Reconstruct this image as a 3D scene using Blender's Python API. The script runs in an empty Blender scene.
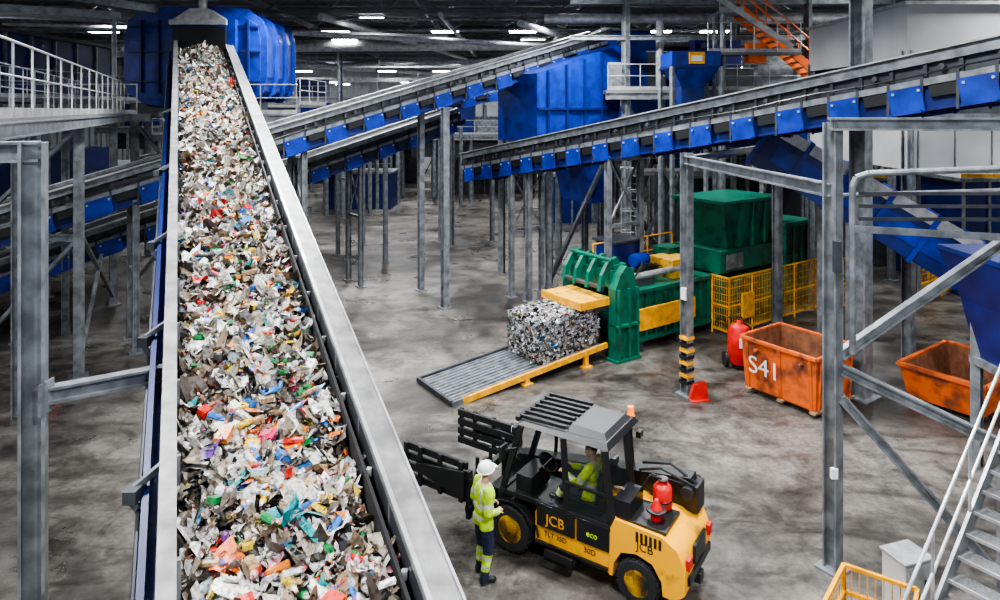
import bpy, bmesh, math, random
import numpy as np
from mathutils import Matrix, Vector, Quaternion
random.seed(7); np.random.seed(7)
R=random
try: bpy.context.scene.view_settings.look='AgX - Medium High Contrast'
except Exception: pass
# ------------------------------------------------------------------ materials
def new_mat(name):
    m=bpy.data.materials.new(name); m.use_nodes=True
    nt=m.node_tree; b=nt.nodes['Principled BSDF']; return m,nt,b
def mat(name,col,rough=.5,metal=0.,var=.25,scale=3.,bump=0.,dirt=None,dirt_amt=.5,spec=.5):
    m,nt,b=new_mat(name); N=nt.nodes; L=nt.links
    b.inputs['Roughness'].default_value=rough; b.inputs['Metallic'].default_value=metal
    b.inputs['Specular IOR Level'].default_value=spec
    tc=N.new('ShaderNodeTexCoord'); no=N.new('ShaderNodeTexNoise'); no.inputs['Scale'].default_value=scale
    no.inputs['Detail'].default_value=6
    L.new(tc.outputs['Object'],no.inputs['Vector'])
    cr=N.new('ShaderNodeValToRGB'); e=cr.color_ramp.elements
    d=dirt if dirt else tuple(c*(1-var) for c in col)
    e[0].position=.35; e[0].color=(*d,1); e[1].position=.65 if not dirt else .35+.3*dirt_amt+.05; e[1].color=(*[min(1,c*(1+var*.3)) for c in col],1)
    L.new(no.outputs['Fac'],cr.inputs['Fac']); L.new(cr.outputs['Color'],b.inputs['Base Color'])
    if bump:
        n2=N.new('ShaderNodeTexNoise'); n2.inputs['Scale'].default_value=scale*6; L.new(tc.outputs['Object'],n2.inputs['Vector'])
        bp=N.new('ShaderNodeBump'); bp.inputs['Strength'].default_value=bump; bp.inputs['Distance'].default_value=.02
        L.new(n2.outputs['Fac'],bp.inputs['Height']); L.new(bp.outputs['Normal'],b.inputs['Normal'])
    return m
STEEL=mat('galvanised_steel',(.23,.25,.27),.38,.4,.45,4)
STEELL=mat('galvanised_bright',(.44,.45,.46),.34,.35,.35,4)
STEELD=mat('dark_steel',(.05,.055,.065),.5,.3,.4,3)
BELTR=mat('worn_rail_steel',(.21,.21,.205),.45,.15,.45,4,.1)
RUBBER=mat('black_rubber',(.014,.014,.016),.75,0,.3,8)
BLUE=mat('blue_paint',(.004,.026,.27),.38,0,.45,2.5)
BLUED=mat('dark_blue_paint',(.004,.014,.12),.42,0,.4,2)
YEL=mat('yellow_paint',(.84,.38,.004),.36,0,.3,5)
YELG=mat('grimy_yellow_paint',(.82,.37,.004),.36,0,.3,2.6,dirt=(.42,.2,.02),dirt_amt=.15)
YELD=mat('worn_yellow_paint',(.7,.37,.02),.5,0,.4,5,dirt=(.28,.18,.04),dirt_amt=.3)
GREEN=mat('green_paint',(.002,.1,.06),.42,0,.5,2.5,dirt=(.004,.05,.035),dirt_amt=.4)
ORANGE=mat('rusty_orange_paint',(.58,.1,.01),.6,0,.3,3,.1,dirt=(.17,.045,.02),dirt_amt=.5)
ORANGEB=mat('bright_orange_paint',(.85,.15,.01),.4,0,.2,3)
RUST=mat('rust',(.19,.07,.03),.8,0,.5,5,.2)
RED=mat('red_paint',(.52,.012,.01),.38,0,.3,5)
BLACK=mat('black_plastic',(.009,.01,.011),.42,0,.2,5)
BLACKG=mat('black_gloss',(.011,.011,.013),.2,0,.1,5)
GREYP=mat('grey_plastic',(.02,.021,.024),.42,0,.2,5)
CREAM=mat('panel_grey',(.5,.51,.51),.6,0,.15,.6)
WHITE=mat('white_paint',(.78,.78,.78),.35,0,.08,3)
DECK=mat('deck_grating',(.18,.185,.19),.5,.3,.4,30)
WOOD=mat('pallet_wood',(.28,.18,.1),.8,0,.4,10)
GLASS,nt,b=new_mat('cab_glass'); b.inputs['Base Color'].default_value=(.02,.03,.03,1); b.inputs['Roughness'].default_value=.05; b.inputs['Alpha'].default_value=.25
HIVIS=mat('hivis_fabric',(.52,.76,.012),.8,0,.35,12,.4)
SILV=mat('reflective_tape',(.5,.52,.52),.4,.2,.1,10)
NAVY=mat('navy_fabric',(.008,.014,.05),.85,0,.3,14,.2)
SKIN=mat('skin',(.6,.33,.24),.55,0,.12,12)
HAIR=mat('dark_hair',(.04,.025,.015),.7,0,.3,30)
def emit(name,col,s):
    m,nt,b=new_mat(name); b.inputs['Base Color'].default_value=(*col,1)
    b.inputs['Emission Color'].default_value=(*col,1); b.inputs['Emission Strength'].default_value=s; return m
LAMP=emit('lamp_glow',(.96,.98,1),45)
BEACON=emit('amber_beacon',(1,.2,.01),.8)
CONC,nt,b=new_mat('stained_concrete'); N=nt.nodes; L=nt.links
tc=N.new('ShaderNodeTexCoord')
def noise(s,d=8,dist=0.,rough=.55,vec=None):
    n=N.new('ShaderNodeTexNoise'); n.inputs['Scale'].default_value=s; n.inputs['Detail'].default_value=d; n.inputs['Distortion'].default_value=dist; n.inputs['Roughness'].default_value=rough
    L.new(vec or tc.outputs['Object'],n.inputs['Vector']); return n
def ramp(src,a,ca,b_,cb):
    r=N.new('ShaderNodeValToRGB'); e=r.color_ramp.elements; e[0].position=a; e[0].color=(*ca,1); e[1].position=b_; e[1].color=(*cb,1); L.new(src,r.inputs['Fac']); return r
def mul(x,y,f_=1):
    m_=N.new('ShaderNodeMixRGB'); m_.blend_type='MULTIPLY'; m_.inputs[0].default_value=f_; L.new(x.outputs[0],m_.inputs[1]); L.new(y.outputs[0],m_.inputs[2]); return m_
mp=N.new('ShaderNodeMapping'); mp.inputs['Rotation'].default_value=(0,0,.6); mp.inputs['Scale'].default_value=(.4,1.3,1); L.new(tc.outputs['Object'],mp.inputs['Vector'])
r1=ramp(noise(.22,8,.9,.62).outputs['Fac'],.4,(.06,.054,.048),.6,(.2,.185,.165))
r2=ramp(noise(1.1,10,.5,.72).outputs['Fac'],.38,(.34,.33,.32),.56,(1,1,1))
r3=ramp(noise(9,8,0,.7).outputs['Fac'],.3,(.55,.55,.55),.62,(1.05,1.05,1.05))
r4=ramp(noise(1.0,8,1.2,.65,mp.outputs['Vector']).outputs['Fac'],.36,(.45,.44,.43),.52,(1,1,1))
# small oil spots
vo=N.new('ShaderNodeTexVoronoi'); vo.inputs['Scale'].default_value=.9; vo.inputs['Randomness'].default_value=1; L.new(tc.outputs['Object'],vo.inputs['Vector'])
r5=ramp(vo.outputs['Distance'],.06,(.4,.39,.38),.16,(1,1,1))
cf=mul(mul(mul(mul(r1,r2),r3),r4),r5,.7)
L.new(cf.outputs[0],b.inputs['Base Color'])
rr=ramp(noise(.5,6,.3).outputs['Fac'],.35,(.24,.24,.24),.65,(.55,.55,.55)); L.new(rr.outputs[0],b.inputs['Roughness'])
bp=N.new('ShaderNodeBump'); bp.inputs['Strength'].default_value=.25; bp.inputs['Distance'].default_value=.02
L.new(noise(14,8).outputs['Fac'],bp.inputs['Height']); L.new(bp.outputs['Normal'],b.inputs['Normal'])
def attr_mat(name,rough,sc=26,lo=(.2,.17,.14),f_=.85):
    m,nt,b=new_mat(name); a=nt.nodes.new('ShaderNodeAttribute'); a.attribute_name='Col'
    n=nt.nodes.new('ShaderNodeTexNoise'); n.inputs['Scale'].default_value=sc; n.inputs['Detail'].default_value=4
    t=nt.nodes.new('ShaderNodeTexCoord'); nt.links.new(t.outputs['Object'],n.inputs['Vector'])
    r=nt.nodes.new('ShaderNodeValToRGB'); e=r.color_ramp.elements; e[0].position=.36; e[0].color=(*lo,1); e[1].position=.52; e[1].color=(1,1,1,1)
    nt.links.new(n.outputs['Fac'],r.inputs['Fac'])
    x=nt.nodes.new('ShaderNodeMixRGB'); x.blend_type='MULTIPLY'; x.inputs[0].default_value=f_
    nt.links.new(a.outputs['Color'],x.inputs[1]); nt.links.new(r.outputs[0],x.inputs[2]); nt.links.new(x.outputs[0],b.inputs['Base Color'])
    b.inputs['Roughness'].default_value=rough; return m
WASTE=attr_mat('mixed_waste',.36,f_=.8)
BALEM=attr_mat('baled_plastic',.14,30,(.12,.13,.15))
# ------------------------------------------------------------------ mesh builder
class MB:
    def __init__(s,name,M=None): s.n=name; s.v=[]; s.f=[]; s.m=[]; s.mats=[]; s.M=M
    def mi(s,m):
        if m not in s.mats: s.mats.append(m)
        return s.mats.index(m)
    def add(s,vs,fs,m):
        o=len(s.v); 
        for v in vs:
            v=Vector(v); s.v.append(s.M@v if s.M else v)
        k=s.mi(m)
        for f in fs: s.f.append([o+i for i in f]); s.m.append(k)
    def hexa(s,p,m):
        s.add(p,[(3,2,1,0),(4,5,6,7),(0,1,5,4),(1,2,6,5),(2,3,7,6),(3,0,4,7)],m)
    def box(s,c,d,m,rz=0.):
        x,y,z=d[0]/2,d[1]/2,d[2]/2; R_=Matrix.Rotation(rz,3,'Z'); c=Vector(c)
        s.hexa([c+R_@Vector(q) for q in [(-x,-y,-z),(x,-y,-z),(x,y,-z),(-x,y,-z),(-x,-y,z),(x,-y,z),(x,y,z),(-x,y,z)]],m)
    def bx(s,a,b,m): 
        s.box([(a[i]+b[i])/2 for i in range(3)],[abs(a[i]-b[i]) for i in range(3)],m)
    def frame(s,p,q,up=(0,0,1)):
        p=Vector(p);q=Vector(q);d=(q-p).normalized();u=Vector(up)
        if abs(d.dot(u))>.97: u=Vector((.823,.568,0))
        a=d.cross(u).normalized(); b=a.cross(d).normalized(); return p,q,a,b
    def beam(s,p,q,w,h,m,up=(0,0,1),off=(0,0)):
        p,q,a,b=s.frame(p,q,up); o=a*off[0]+b*off[1]
        a=a*w/2;b=b*h/2
        s.hexa([p-a-b+o,p+a-b+o,p+a+b+o,p-a+b+o,q-a-b+o,q+a-b+o,q+a+b+o,q-a+b+o],m)
    def hb(s,p,q,w,h,m,t=.03,up=(0,0,1)):
        s.beam(p,q,w,t,m,up,(0,h/2-t/2)); s.beam(p,q,w,t,m,up,(0,-h/2+t/2)); s.beam(p,q,t,h-2*t,m,up)
    def tube(s,p,q,r,m,n=8,r2=None,cap=True):
        p,q,a,b=s.frame(p,q); r2=r if r2 is None else r2
        vs=[];fs=[]
        for i in range(n):
            t=2*math.pi*i/n; vs.append(p+(a*math.cos(t)+b*math.sin(t))*r)
        for i in range(n):
            t=2*math.pi*i/n; vs.append(q+(a*math.cos(t)+b*math.sin(t))*r2)
        for i in range(n): fs.append((i,(i+1)%n,n+(i+1)%n,n+i))
        if cap: fs.append(tuple(range(n))[::-1]); fs.append(tuple(range(n,2*n)))
        s.add(vs,fs,m)
    def path(s,pts,r,m,n=8):
        for a,b in zip(pts[:-1],pts[1:]): s.tube(a,b,r,m,n)
    def lathe(s,c,axis,prof,m,n=24):
        c=Vector(c); ax=Vector(axis).normalized(); _,_,a,b=s.frame(c,c+ax); vs=[];fs=[]
        for (r,x) in prof:
            for i in range(n):
                t=2*math.pi*i/n; vs.append(c+ax*x+(a*math.cos(t)+b*math.sin(t))*r)
        K=len(prof)
        for k in range(K-1):
            for i in range(n): fs.append((k*n+i,k*n+(i+1)%n,(k+1)*n+(i+1)%n,(k+1)*n+i))
        if prof[0][0]>.001: fs.append(tuple(range(n))[::-1])
        if prof[-1][0]>.001: fs.append(tuple(range((K-1)*n,K*n)))
        s.add(vs,fs,m)
    def prism(s,poly,a0,a1,m,plane='xz'):
        def P(u,v,w): return (u,w,v) if plane=='xz' else ((w,u,v) if plane=='yz' else (u,v,w))
        n=len(poly); vs=[P(u,v,a0) for u,v in poly]+[P(u,v,a1) for u,v in poly]
        fs=[tuple(range(n)),tuple(range(n,2*n))[::-1]]+[(i,(i+1)%n,n+(i+1)%n,n+i) for i in range(n)]
        s.add(vs,fs,m)
    def rail(s,p,q,m=None,h=1.1,sp=1.4,r=.024,mid=True,kick=True):
        m=m or STEELL; p=Vector(p);q=Vector(q);Lh=(q-p).length;n=max(1,round(Lh/sp));Z=Vector((0,0,1))
        for i in range(n+1):
            a=p.lerp(q,i/n); s.tube(a,a+Z*h,r,m,6)
        s.tube(p+Z*h,q+Z*h,r,m,6)
        if mid: s.tube(p+Z*h*.55,q+Z*h*.55,r*.8,m,6)
        if kick: s.beam(p+Z*.08,q+Z*.08,.015,.15,m)
    def done(s,bevel=0.,smooth=False,parent=None):
        me=bpy.data.meshes.new(s.n); me.from_pydata([tuple(v) for v in s.v],[],s.f)
        for m in s.mats: me.materials.append(m)
        me.polygons.foreach_set('material_index',s.m); me.update()
        bm=bmesh.new(); bm.from_mesh(me); bmesh.ops.recalc_face_normals(bm,faces=bm.faces); bm.to_mesh(me); bm.free()
        o=bpy.data.objects.new(s.n,me); bpy.context.collection.objects.link(o)
        if bevel:
            b=o.modifiers.new('bevel','BEVEL'); b.width=bevel; b.segments=2; b.limit_method='ANGLE'; b.angle_limit=.7
        if smooth: 
            try: 
                for p in me.polygons: p.use_smooth=True
                me.set_sharp_from_angle(angle=.7)
            except Exception: pass
        if parent: o.parent=parent
        return o
U=Vector((.823,.568,0)); V=Vector((-.568,.823,0)); Z=Vector((0,0,1))
GA=math.atan2(.568,.823)
def col(bld,x,y,z1,w=.22,m=None,z0=0.,foot=True,t=.025):
    m=m or STEEL
    bld.hb((x,y,z0),(x,y,z1),w,w,m,t,up=(.57,-.82,0))
    if foot: bld.box((x,y,z0+.02),(w*1.8,w*1.8,.04),m,GA)
# ------------------------------------------------------------------ room
f=MB('floor'); f.bx((-42,-8,-.2),(40,82,0),CONC); f.done()
WALLM=mat('wall_cladding',(.36,.38,.4),.6,0,.15,.5)
ROOFM=mat('roof_deck',(.06,.063,.07),.7,0,.3,.5)
TRUSS=mat('roof_steel',(.11,.12,.13),.5,.2,.3,2)
def clad(name,p,q,h,n):
    w=MB(name); p=Vector(p);q=Vector(q); k=int((q-p).length/1.0)
    w.beam(p+Z*h/2,q+Z*h/2,.1,h,WALLM)
    nn=Vector(n)*.08
    for i in range(k+1):
        a=p.lerp(q,i/k)+nn; w.beam(a,a+Z*h,.06,.3,WALLM,up=tuple(n))
    return w.done()
clad('wall_back',(-42,82,0),(40,82,0),13,(0,-1,0))
clad('wall_left',(-42,-8,0),(-42,82,0),13,(1,0,0))
clad('wall_right',(40,-8,0),(40,82,0),13,(-1,0,0))
c=MB('ceiling'); c.bx((-42,-8,13.6),(40,82,13.8),ROOFM)
for i in range(41): c.bx((-42,i*2.2-7,13.42),(40,i*2.2-6.85,13.6),TRUSS)
c.done()
t=MB('roof_truss')
for y in (6,20,34,42,50,58,66,74):
    t.beam((-42,y,12.3),(40,y,12.3),.2,.2,TRUSS); t.beam((-42,y,13.35),(40,y,13.35),.2,.2,TRUSS)
    x=-42
    while x<39:
        t.beam((x,y,12.35),(x+1.5,y,13.3),.09,.09,TRUSS); t.beam((x+1.5,y,13.3),(x+3,y,12.35),.09,.09,TRUSS); x+=3
for x in (-28,-20,-12,-4,4,12,20,34):
    t.beam((x,-8,12.6),(x,82,12.6),.16,.3,TRUSS)
for x in (-35,-12,12,34):
    for y in (34,50,66,): t.hb((x,y,0),(x,y,12.3),.35,.35,STEEL)
t.done()
d=MB('ventilation_duct')
d.tube((-30,47,11.6),(38,41,11.6),.34,STEELL,16); d.tube((-14,60,11.3),(30,39,11.4),.3,STEELL,14)
d.tube((-38,38,11.6),(-6,80,11.6),.3,STEELL,14); d.tube((-20,36,11.9),(14,44,11.0),.16,STEELL,12); d.tube((-9,33.5,12.0),(2,70,11.2),.2,STEELL,12)
d.tube((-3,33.5,12.1),(-1,72,11.3),.13,STEELL,12); d.tube((1,33,11.6),(14,62,11.6),.18,STEELL,12)
d.beam((0,80,11.5),(6,36,11.5),.9,.5,STEELL); d.beam((17,80,11.2),(17,36,11.2),.7,.5,STEELL)
d.beam((-26,35,11.8),(-3,38,11.5),.5,.12,STEELL); d.beam((-24,52,10.6),(20,50,10.6),.6,.12,STEELL); d.beam((-24,64,10.2),(24,66,10.2),.6,.4,STEELL)
for i in range(10):
    a=Vector((-30,47,11.6)).lerp(Vector((38,41,11.6)),i/9); d.tube(a,a+Z*1.8,.02,STEEL,4)
    a=Vector((-24,52,10.6)).lerp(Vector((20,50,10.6)),i/9); d.tube(a,a+Z*2.8,.02,STEEL,4); a=Vector((-24,64,10.3)).lerp(Vector((24,66,10.3)),i/9); d.tube(a,a+Z*3,.02,STEEL,4)
for i in range(6):
    a=Vector((-14,60,11.3)).lerp(Vector((30,39,11.4)),i/5); d.tube(a,a+Z*2.,.02,STEEL,4)
for i in range(5): d.tube((i*1.2+.6,74-i*8.8,11.5),(i*1.2+.6,74-i*8.8,13.4),.02,STEEL,4)
for i in range(5): d.tube((17,40+i*9,11.2),(17,40+i*9,13.4),.02,STEEL,4)
for k in range(9):
    y=35+k*5.; d.tube((-40,y,12.0),(38,y+R.uniform(-3,3),12.0),.07,STEEL,6)
d.done()
def lamp(x,y,z=12.1,e=900,s=(2.4,.7),nm='high_bay_lamp',k=1.):
    b_=MB(nm); b_.box((x,y,z+.1),(1.3*k,.5*k,.14),STEELL); b_.box((x,y,z),(1.2*k,.42*k,.09),LAMP)
    b_.tube((x-.5,y,z+.15),(x-.5,y,13.4),.015,STEEL,4); b_.tube((x+.5,y,z+.15),(x+.5,y,13.4),.015,STEEL,4); b_.done()
    if e:
        l=bpy.data.lights.new(nm+'_light','AREA'); l.shape='RECTANGLE'; l.size=s[0]; l.size_y=s[1]; l.energy=e; l.color=(.98,.99,1); l.spread=math.radians(155)
        o=bpy.data.objects.new(nm+'_light',l); o.location=(x,y,z-.06); bpy.context.collection.objects.link(o)
for y,e in ((1,1400),(10,1500),(18.5,1400),(26,1050),(35,1150),(49,1250),(66,1500)):  # lamp row just before the blue separator is added to brighten it
    for x in (-20,-7,4,15,28):
        lamp(x+R.uniform(-1,1),y,12.1,e*(1.2 if abs(x)<10 else .7))
for y in (40,45,56,62,72,78):
    for x in (-30,-24,-18,-11,-4,2,8,14,20,30): lamp(x+R.uniform(-1.5,1.5),y,12.-(1.1 if y>50 else 0)-(.6 if y>70 else 0),0,k=1.3)
# ------------------------------------------------------------------ main conveyor
def MC(t_,w,h): return Vector((-.483*t_+.9*w, t_+.435*w, 2.02+.294*t_+h))
T0,T1=2.2,26.2
m=MB('inclined_waste_conveyor')
def strip(w0,w1,h0,h1,ma,t0=T0,t1=T1):
    m.hexa([MC(t0,w0,h0),MC(t0,w1,h0),MC(t1,w1,h0),MC(t1,w0,h0),MC(t0,w0,h1),MC(t0,w1,h1),MC(t1,w1,h1),MC(t1,w0,h1)],ma)
strip(0,1.68,-.22,-.18,RUBBER); strip(.05,1.62,-.75,-.72,RUBBER)
strip(-.03,-.01,-.55,.3,STEEL); strip(-.15,-.01,.27,.32,BELTR); strip(-.15,-.13,.1,.27,STEEL)
strip(-.24,-.08,-.66,-.42,BLUE); strip(-.3,-.24,-.66,-.1,BLUED); strip(-.06,-.03,-.4,-.1,STEELD)
strip(1.6,1.63,-.2,.16,RUBBER); strip(1.63,1.69,-.2,-.1,RUBBER); strip(1.69,1.72,-.55,.3,STEELD); strip(1.72,1.97,.27,.32,BELTR); strip(1.69,1.73,.26,.335,STEELL); strip(1.95,1.97,.12,.335,STEELL)
strip(1.75,1.9,-.62,-.42,BLUE)
tt=T0
while tt<T1:
    m.beam(MC(tt,-.05,-.68),MC(tt,1.72,-.68),.1,.12,STEELD)
    m.tube(MC(tt+.4,.1,-.32),MC(tt+.4,1.6,-.32),.06,STEELD,8)
    m.beam(MC(tt,-.04,.25),MC(tt,-.04,-.6),.05,.12,STEEL,up=(.9,.435,0)); m.beam(MC(tt,1.75,.25),MC(tt,1.75,-.6),.05,.12,STEEL,up=(.9,.435,0))
    m.box(MC(tt+.5,1.66,.12),(.05,.05,.07),STEELL)
    tt+=1.0
for tt in (4.6,6.4,8.6,11,14,18):
    m.beam(MC(tt,-.1,.05),MC(tt-.1,-.42,-.1),.05,.06,STEEL); m.beam(MC(tt-.1,-.42,-.1),MC(tt-.1,-.15,-.6),.05,.06,STEEL); m.box(MC(tt-.1,-.36,-.1),(.12,.2,.12),STEELD)
m.path([MC(T0+i,-.33,-.3+.05*math.sin(i*2)) for i in range(23)],.02,STEELD,6)
for tt in (4.,8.5,14,20,25.5):
    for w in (-.1,1.8):
        p=MC(tt,w,-.65); m.hb((p.x,p.y,0),p,.2,.2,STEEL,.025,up=(.9,.435,0)); m.box((p.x,p.y,.02),(.4,.4,.04),STEEL,GA)
    a=MC(tt,-.1,0);b=MC(tt,1.8,0); n=max(1,int((a.z-.8)/2.2)); zz=[.3+(a.z-1.2)*i/n for i in range(n+1)]
    for i in range(n):
        m.beam((a.x,a.y,zz[i]),(b.x,b.y,zz[i+1]),.07,.07,STEEL); 
        m.beam((a.x,a.y,zz[i+1]),(b.x,b.y,zz[i+1]),.1,.1,STEEL)
m.tube(MC(T1,.0,-.35),MC(T1,1.65,-.35),.26,STEELD,16)
m.done()
# waste pile
PAL=np.array([(.7,.69,.67),(.84,.83,.81),(.5,.48,.44),(.38,.33,.27),(.22,.18,.13),(.34,.23,.13),(.18,.12,.07),(.09,.07,.055),(.04,.035,.03),(.012,.012,.012),(.46,.39,.29),(.58,.57,.56),
  (.5,.01,.01),(.6,.02,.12),(.72,.14,.005),(.01,.13,.4),(.005,.3,.3),(.03,.23,.03),(.65,.47,.03),(.04,.16,.5),(.6,.24,.3),(.15,.38,.5),(.2,.03,.3)])
PW=np.array([11,10,9,9,9,8,8,9,8,7,7,8, 1.9,1.1,1.7,1.2,1.1,1.,1.1,1.2,1.2,1.3,.5]); PW/=PW.sum()
def pieces(name,pos,size,cols,flat,mat_,nrm=None,base=None,smooth=False):
    n=len(pos); G=4
    gx,gy=np.meshgrid(np.linspace(-.5,.5,G),np.linspace(-.5,.5,G)); g=np.stack([gx.ravel(),gy.ravel(),np.zeros(G*G)],1)
    rad=np.sqrt((g[:,0]**2+g[:,1]**2)); g[rad>.65]*=.8
    P=np.repeat(g[None],n,0)+np.random.uniform(-.1,.1,(n,G*G,3))
    asp=np.random.uniform(.4,1,(n,1)); P[:,:,1]*=asp
    P[:,:,2]+=np.random.uniform(-.16,.16,(n,G*G))*flat
    curl=np.random.uniform(-1.6,2.0,(n,1))*flat; P[:,:,2]-=curl*(P[:,:,0]**2); curl=np.random.uniform(-1,1.2,(n,1))*flat; P[:,:,2]-=curl*(P[:,:,1]**2)
    P*=size[:,None,None]
    a=np.random.uniform(0,2*np.pi,n); tl=np.random.normal(0,.48*flat,(n,2))
    out=np.empty_like(P)
    ca,sa=np.cos(a)[:,None],np.sin(a)[:,None]
    x=P[:,:,0]*ca-P[:,:,1]*sa; y=P[:,:,0]*sa+P[:,:,1]*ca; z=P[:,:,2]+x*tl[:,:1]+y*tl[:,1:]
    if nrm is None: out[:,:,0]=x;out[:,:,1]=y;out[:,:,2]=z
    else:
        n_=nrm/np.linalg.norm(nrm,axis=1,keepdims=True); h=np.where(np.abs(n_[:,2:3])>.9,np.array([[1.,0,0]]),np.array([[0,0,1.]]))
        t1=np.cross(h,n_); t1/=np.linalg.norm(t1,axis=1,keepdims=True); t2=np.cross(n_,t1)
        out=x[:,:,None]*t1[:,None]+y[:,:,None]*t2[:,None]+z[:,:,None]*n_[:,None]
    out+=pos[:,None,:]
    q=[]; 
    for j in range(G-1):
        for i in range(G-1): q.append((j*G+i,j*G+i+1,(j+1)*G+i+1,(j+1)*G+i))
    q=np.array(q); F=(q[None]+np.arange(n)[:,None,None]*G*G).reshape(-1,4)
    vs=out.reshape(-1,3); vc=np.repeat(cols,G*G,0)
    if base:
        bv,bf,bc=base; F=np.concatenate([F,np.array(bf)+len(vs)]); vs=np.concatenate([vs,np.array(bv)]); vc=np.concatenate([vc,np.array(bc)])
    me=bpy.data.meshes.new(name); me.from_pydata(vs.tolist(),[],F.tolist())
    at=me.color_attributes.new('Col','FLOAT_COLOR','POINT'); at.data.foreach_set('color',np.concatenate([vc,np.ones((len(vc),1))],1).astype(np.float32).ravel())
    if smooth: me.polygons.foreach_set('use_smooth',[True]*len(me.polygons))
    me.materials.append(mat_); o=bpy.data.objects.new(name,me); bpy.context.collection.objects.link(o); return o
n=23000
tt=np.random.uniform(0,1,n)**1.3*(T1-T0-.3)+T0; w=np.random.uniform(.05,1.59,n)
def heap(t_,w): return -.13+.2*(1-((w-.8)/.85)**2)+.055*np.sin(t_*3.1+w*4)+.05*np.sin(t_*7.3-w*6)+.03*np.sin(t_*15+w*13)
h=heap(tt,w)+np.random.uniform(-.07,.07,n)
pos=np.stack([-.483*tt+.9*w,tt+.435*w,2.02+.294*tt+h],1)
size=np.random.gamma(2.4,.037,n)+.033; size*=np.clip(.85+tt/40,.8,1.4)
size=np.minimum(size,.3)
cols=PAL[np.random.choice(len(PAL),n,p=PW)]*np.random.uniform(.5,1.05,(n,1))
big=(size>.18)&(np.random.rand(n)<.5); cols[big]=PAL[np.random.choice([0,1,11,2,4,7],big.sum())]
sp=[(.86,5.29,.3,(.005,.27,.31)),(.95,5.2,.28,(.01,.33,.36)),(.8,5.45,.22,(.005,.25,.3)),(.8,6.43,.24,(.65,.01,.14)),(.42,5.02,.38,(.82,.81,.78)),(.37,5.3,.26,(.75,.14,.01)),(.26,6.34,.26,(.13,.03,.28)),
 (.3,9.5,.25,(.7,.02,.03)),(.45,12.,.3,(.75,.15,.02)),(1.1,8.2,.22,(.01,.3,.28)),(1.0,13.,.28,(.75,.25,.3)),(.5,8,.27,(.8,.8,.8)),(.9,10,.3,(.8,.78,.74)),(1.2,6.,.28,(.4,.26,.14)),(.6,7.2,.26,(.78,.77,.74)),(.5,17,.33,(.7,.25,.02)),(1.1,16.,.33,(.75,.08,.08)),
 (.7,4.6,.3,(.4,.28,.16)),(1.25,5.2,.3,(.03,.03,.035)),(.15,4.9,.26,(.02,.02,.02)),(1.3,7.4,.26,(.75,.74,.72)),(.3,7.9,.26,(.015,.015,.02)),(1.0,11.,.3,(.05,.2,.5)),(.3,14.5,.3,(.78,.78,.76)),(1.2,9.3,.28,(.45,.3,.17)),(1.0,5.32,.26,(.01,.35,.38)),(1.35,8.8,.24,(.7,.35,.02))]
for i,(w_,t_,s_,c_) in enumerate(sp):
    hh=float(heap(np.array(t_),np.array(w_)))+.1
    p=MC(t_,w_,hh); pos[i]=p; size[i]=s_; cols[i]=c_
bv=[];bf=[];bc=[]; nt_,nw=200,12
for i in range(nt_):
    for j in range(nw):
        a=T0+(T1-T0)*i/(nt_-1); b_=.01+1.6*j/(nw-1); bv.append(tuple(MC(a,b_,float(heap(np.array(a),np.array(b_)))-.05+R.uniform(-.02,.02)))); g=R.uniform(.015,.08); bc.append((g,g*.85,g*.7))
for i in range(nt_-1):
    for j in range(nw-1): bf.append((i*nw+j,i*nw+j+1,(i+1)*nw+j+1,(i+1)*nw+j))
for k in range(1500):
    t_=R.random()**1.4*(T1-T0-1)+T0+.3; w_=R.uniform(.12,1.5); c_=MC(t_,w_,float(heap(np.array(t_),np.array(w_)))+R.uniform(.02,.08))
    ax=Vector((R.uniform(-1,1),R.uniform(-1,1),R.uniform(-.35,.35))).normalized(); s1=ax.cross(Z).normalized(); s2=s1.cross(ax); o=len(bv)
    cc_=R.choice([(.8,.8,.78),(.75,.74,.7),(.4,.5,.55),(.7,.7,.68),(.02,.14,.45),(.5,.02,.01),(.01,.22,.06),(.6,.43,.03),(.36,.24,.13),(.36,.24,.13),(.015,.015,.015),(.65,.18,.01),(.5,.54,.55)])
    if k%3:
        L_=R.uniform(.08,.15); r_=R.uniform(.022,.042); fl_=R.uniform(.5,1)
        for (x,rr_) in ((-1,.2),(-.95,1),(.35,1),(.7,.4),(.95,.35),(.96,.05)):
            for i in range(8):
                a=i*math.pi/4; bv.append(tuple(c_+ax*x*L_+(s1*math.cos(a)+s2*math.sin(a)*fl_)*r_*rr_)); bc.append(cc_ if x<.7 else R.choice([(.6,.05,.03),(.05,.1,.5),(.8,.8,.8)]) if i==0 else bc[-1])
        for j in range(5):
            for i in range(8): bf.append((o+j*8+i,o+j*8+(i+1)%8,o+(j+1)*8+(i+1)%8,o+(j+1)*8+i))
    else:
        d_=(R.uniform(.04,.11),R.uniform(.03,.08),R.uniform(.01,.04))
        for sx,sy,sz in ((-1,-1,-1),(1,-1,-1),(1,1,-1),(-1,1,-1),(-1,-1,1),(1,-1,1),(1,1,1),(-1,1,1)):
            bv.append(tuple(c_+ax*sx*d_[0]+s1*sy*d_[1]+s2*sz*d_[2]+Vector([R.uniform(-.008,.008) for _ in range(3)]))); bc.append(cc_)
        for q in ((3,2,1,0),(4,5,6,7),(0,1,5,4),(1,2,6,5),(2,3,7,6),(3,0,4,7)): bf.append(tuple(o+i for i in q))
pieces('mixed_waste_heap',pos,size,cols,1.,WASTE,base=(bv,bf,bc))
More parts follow.
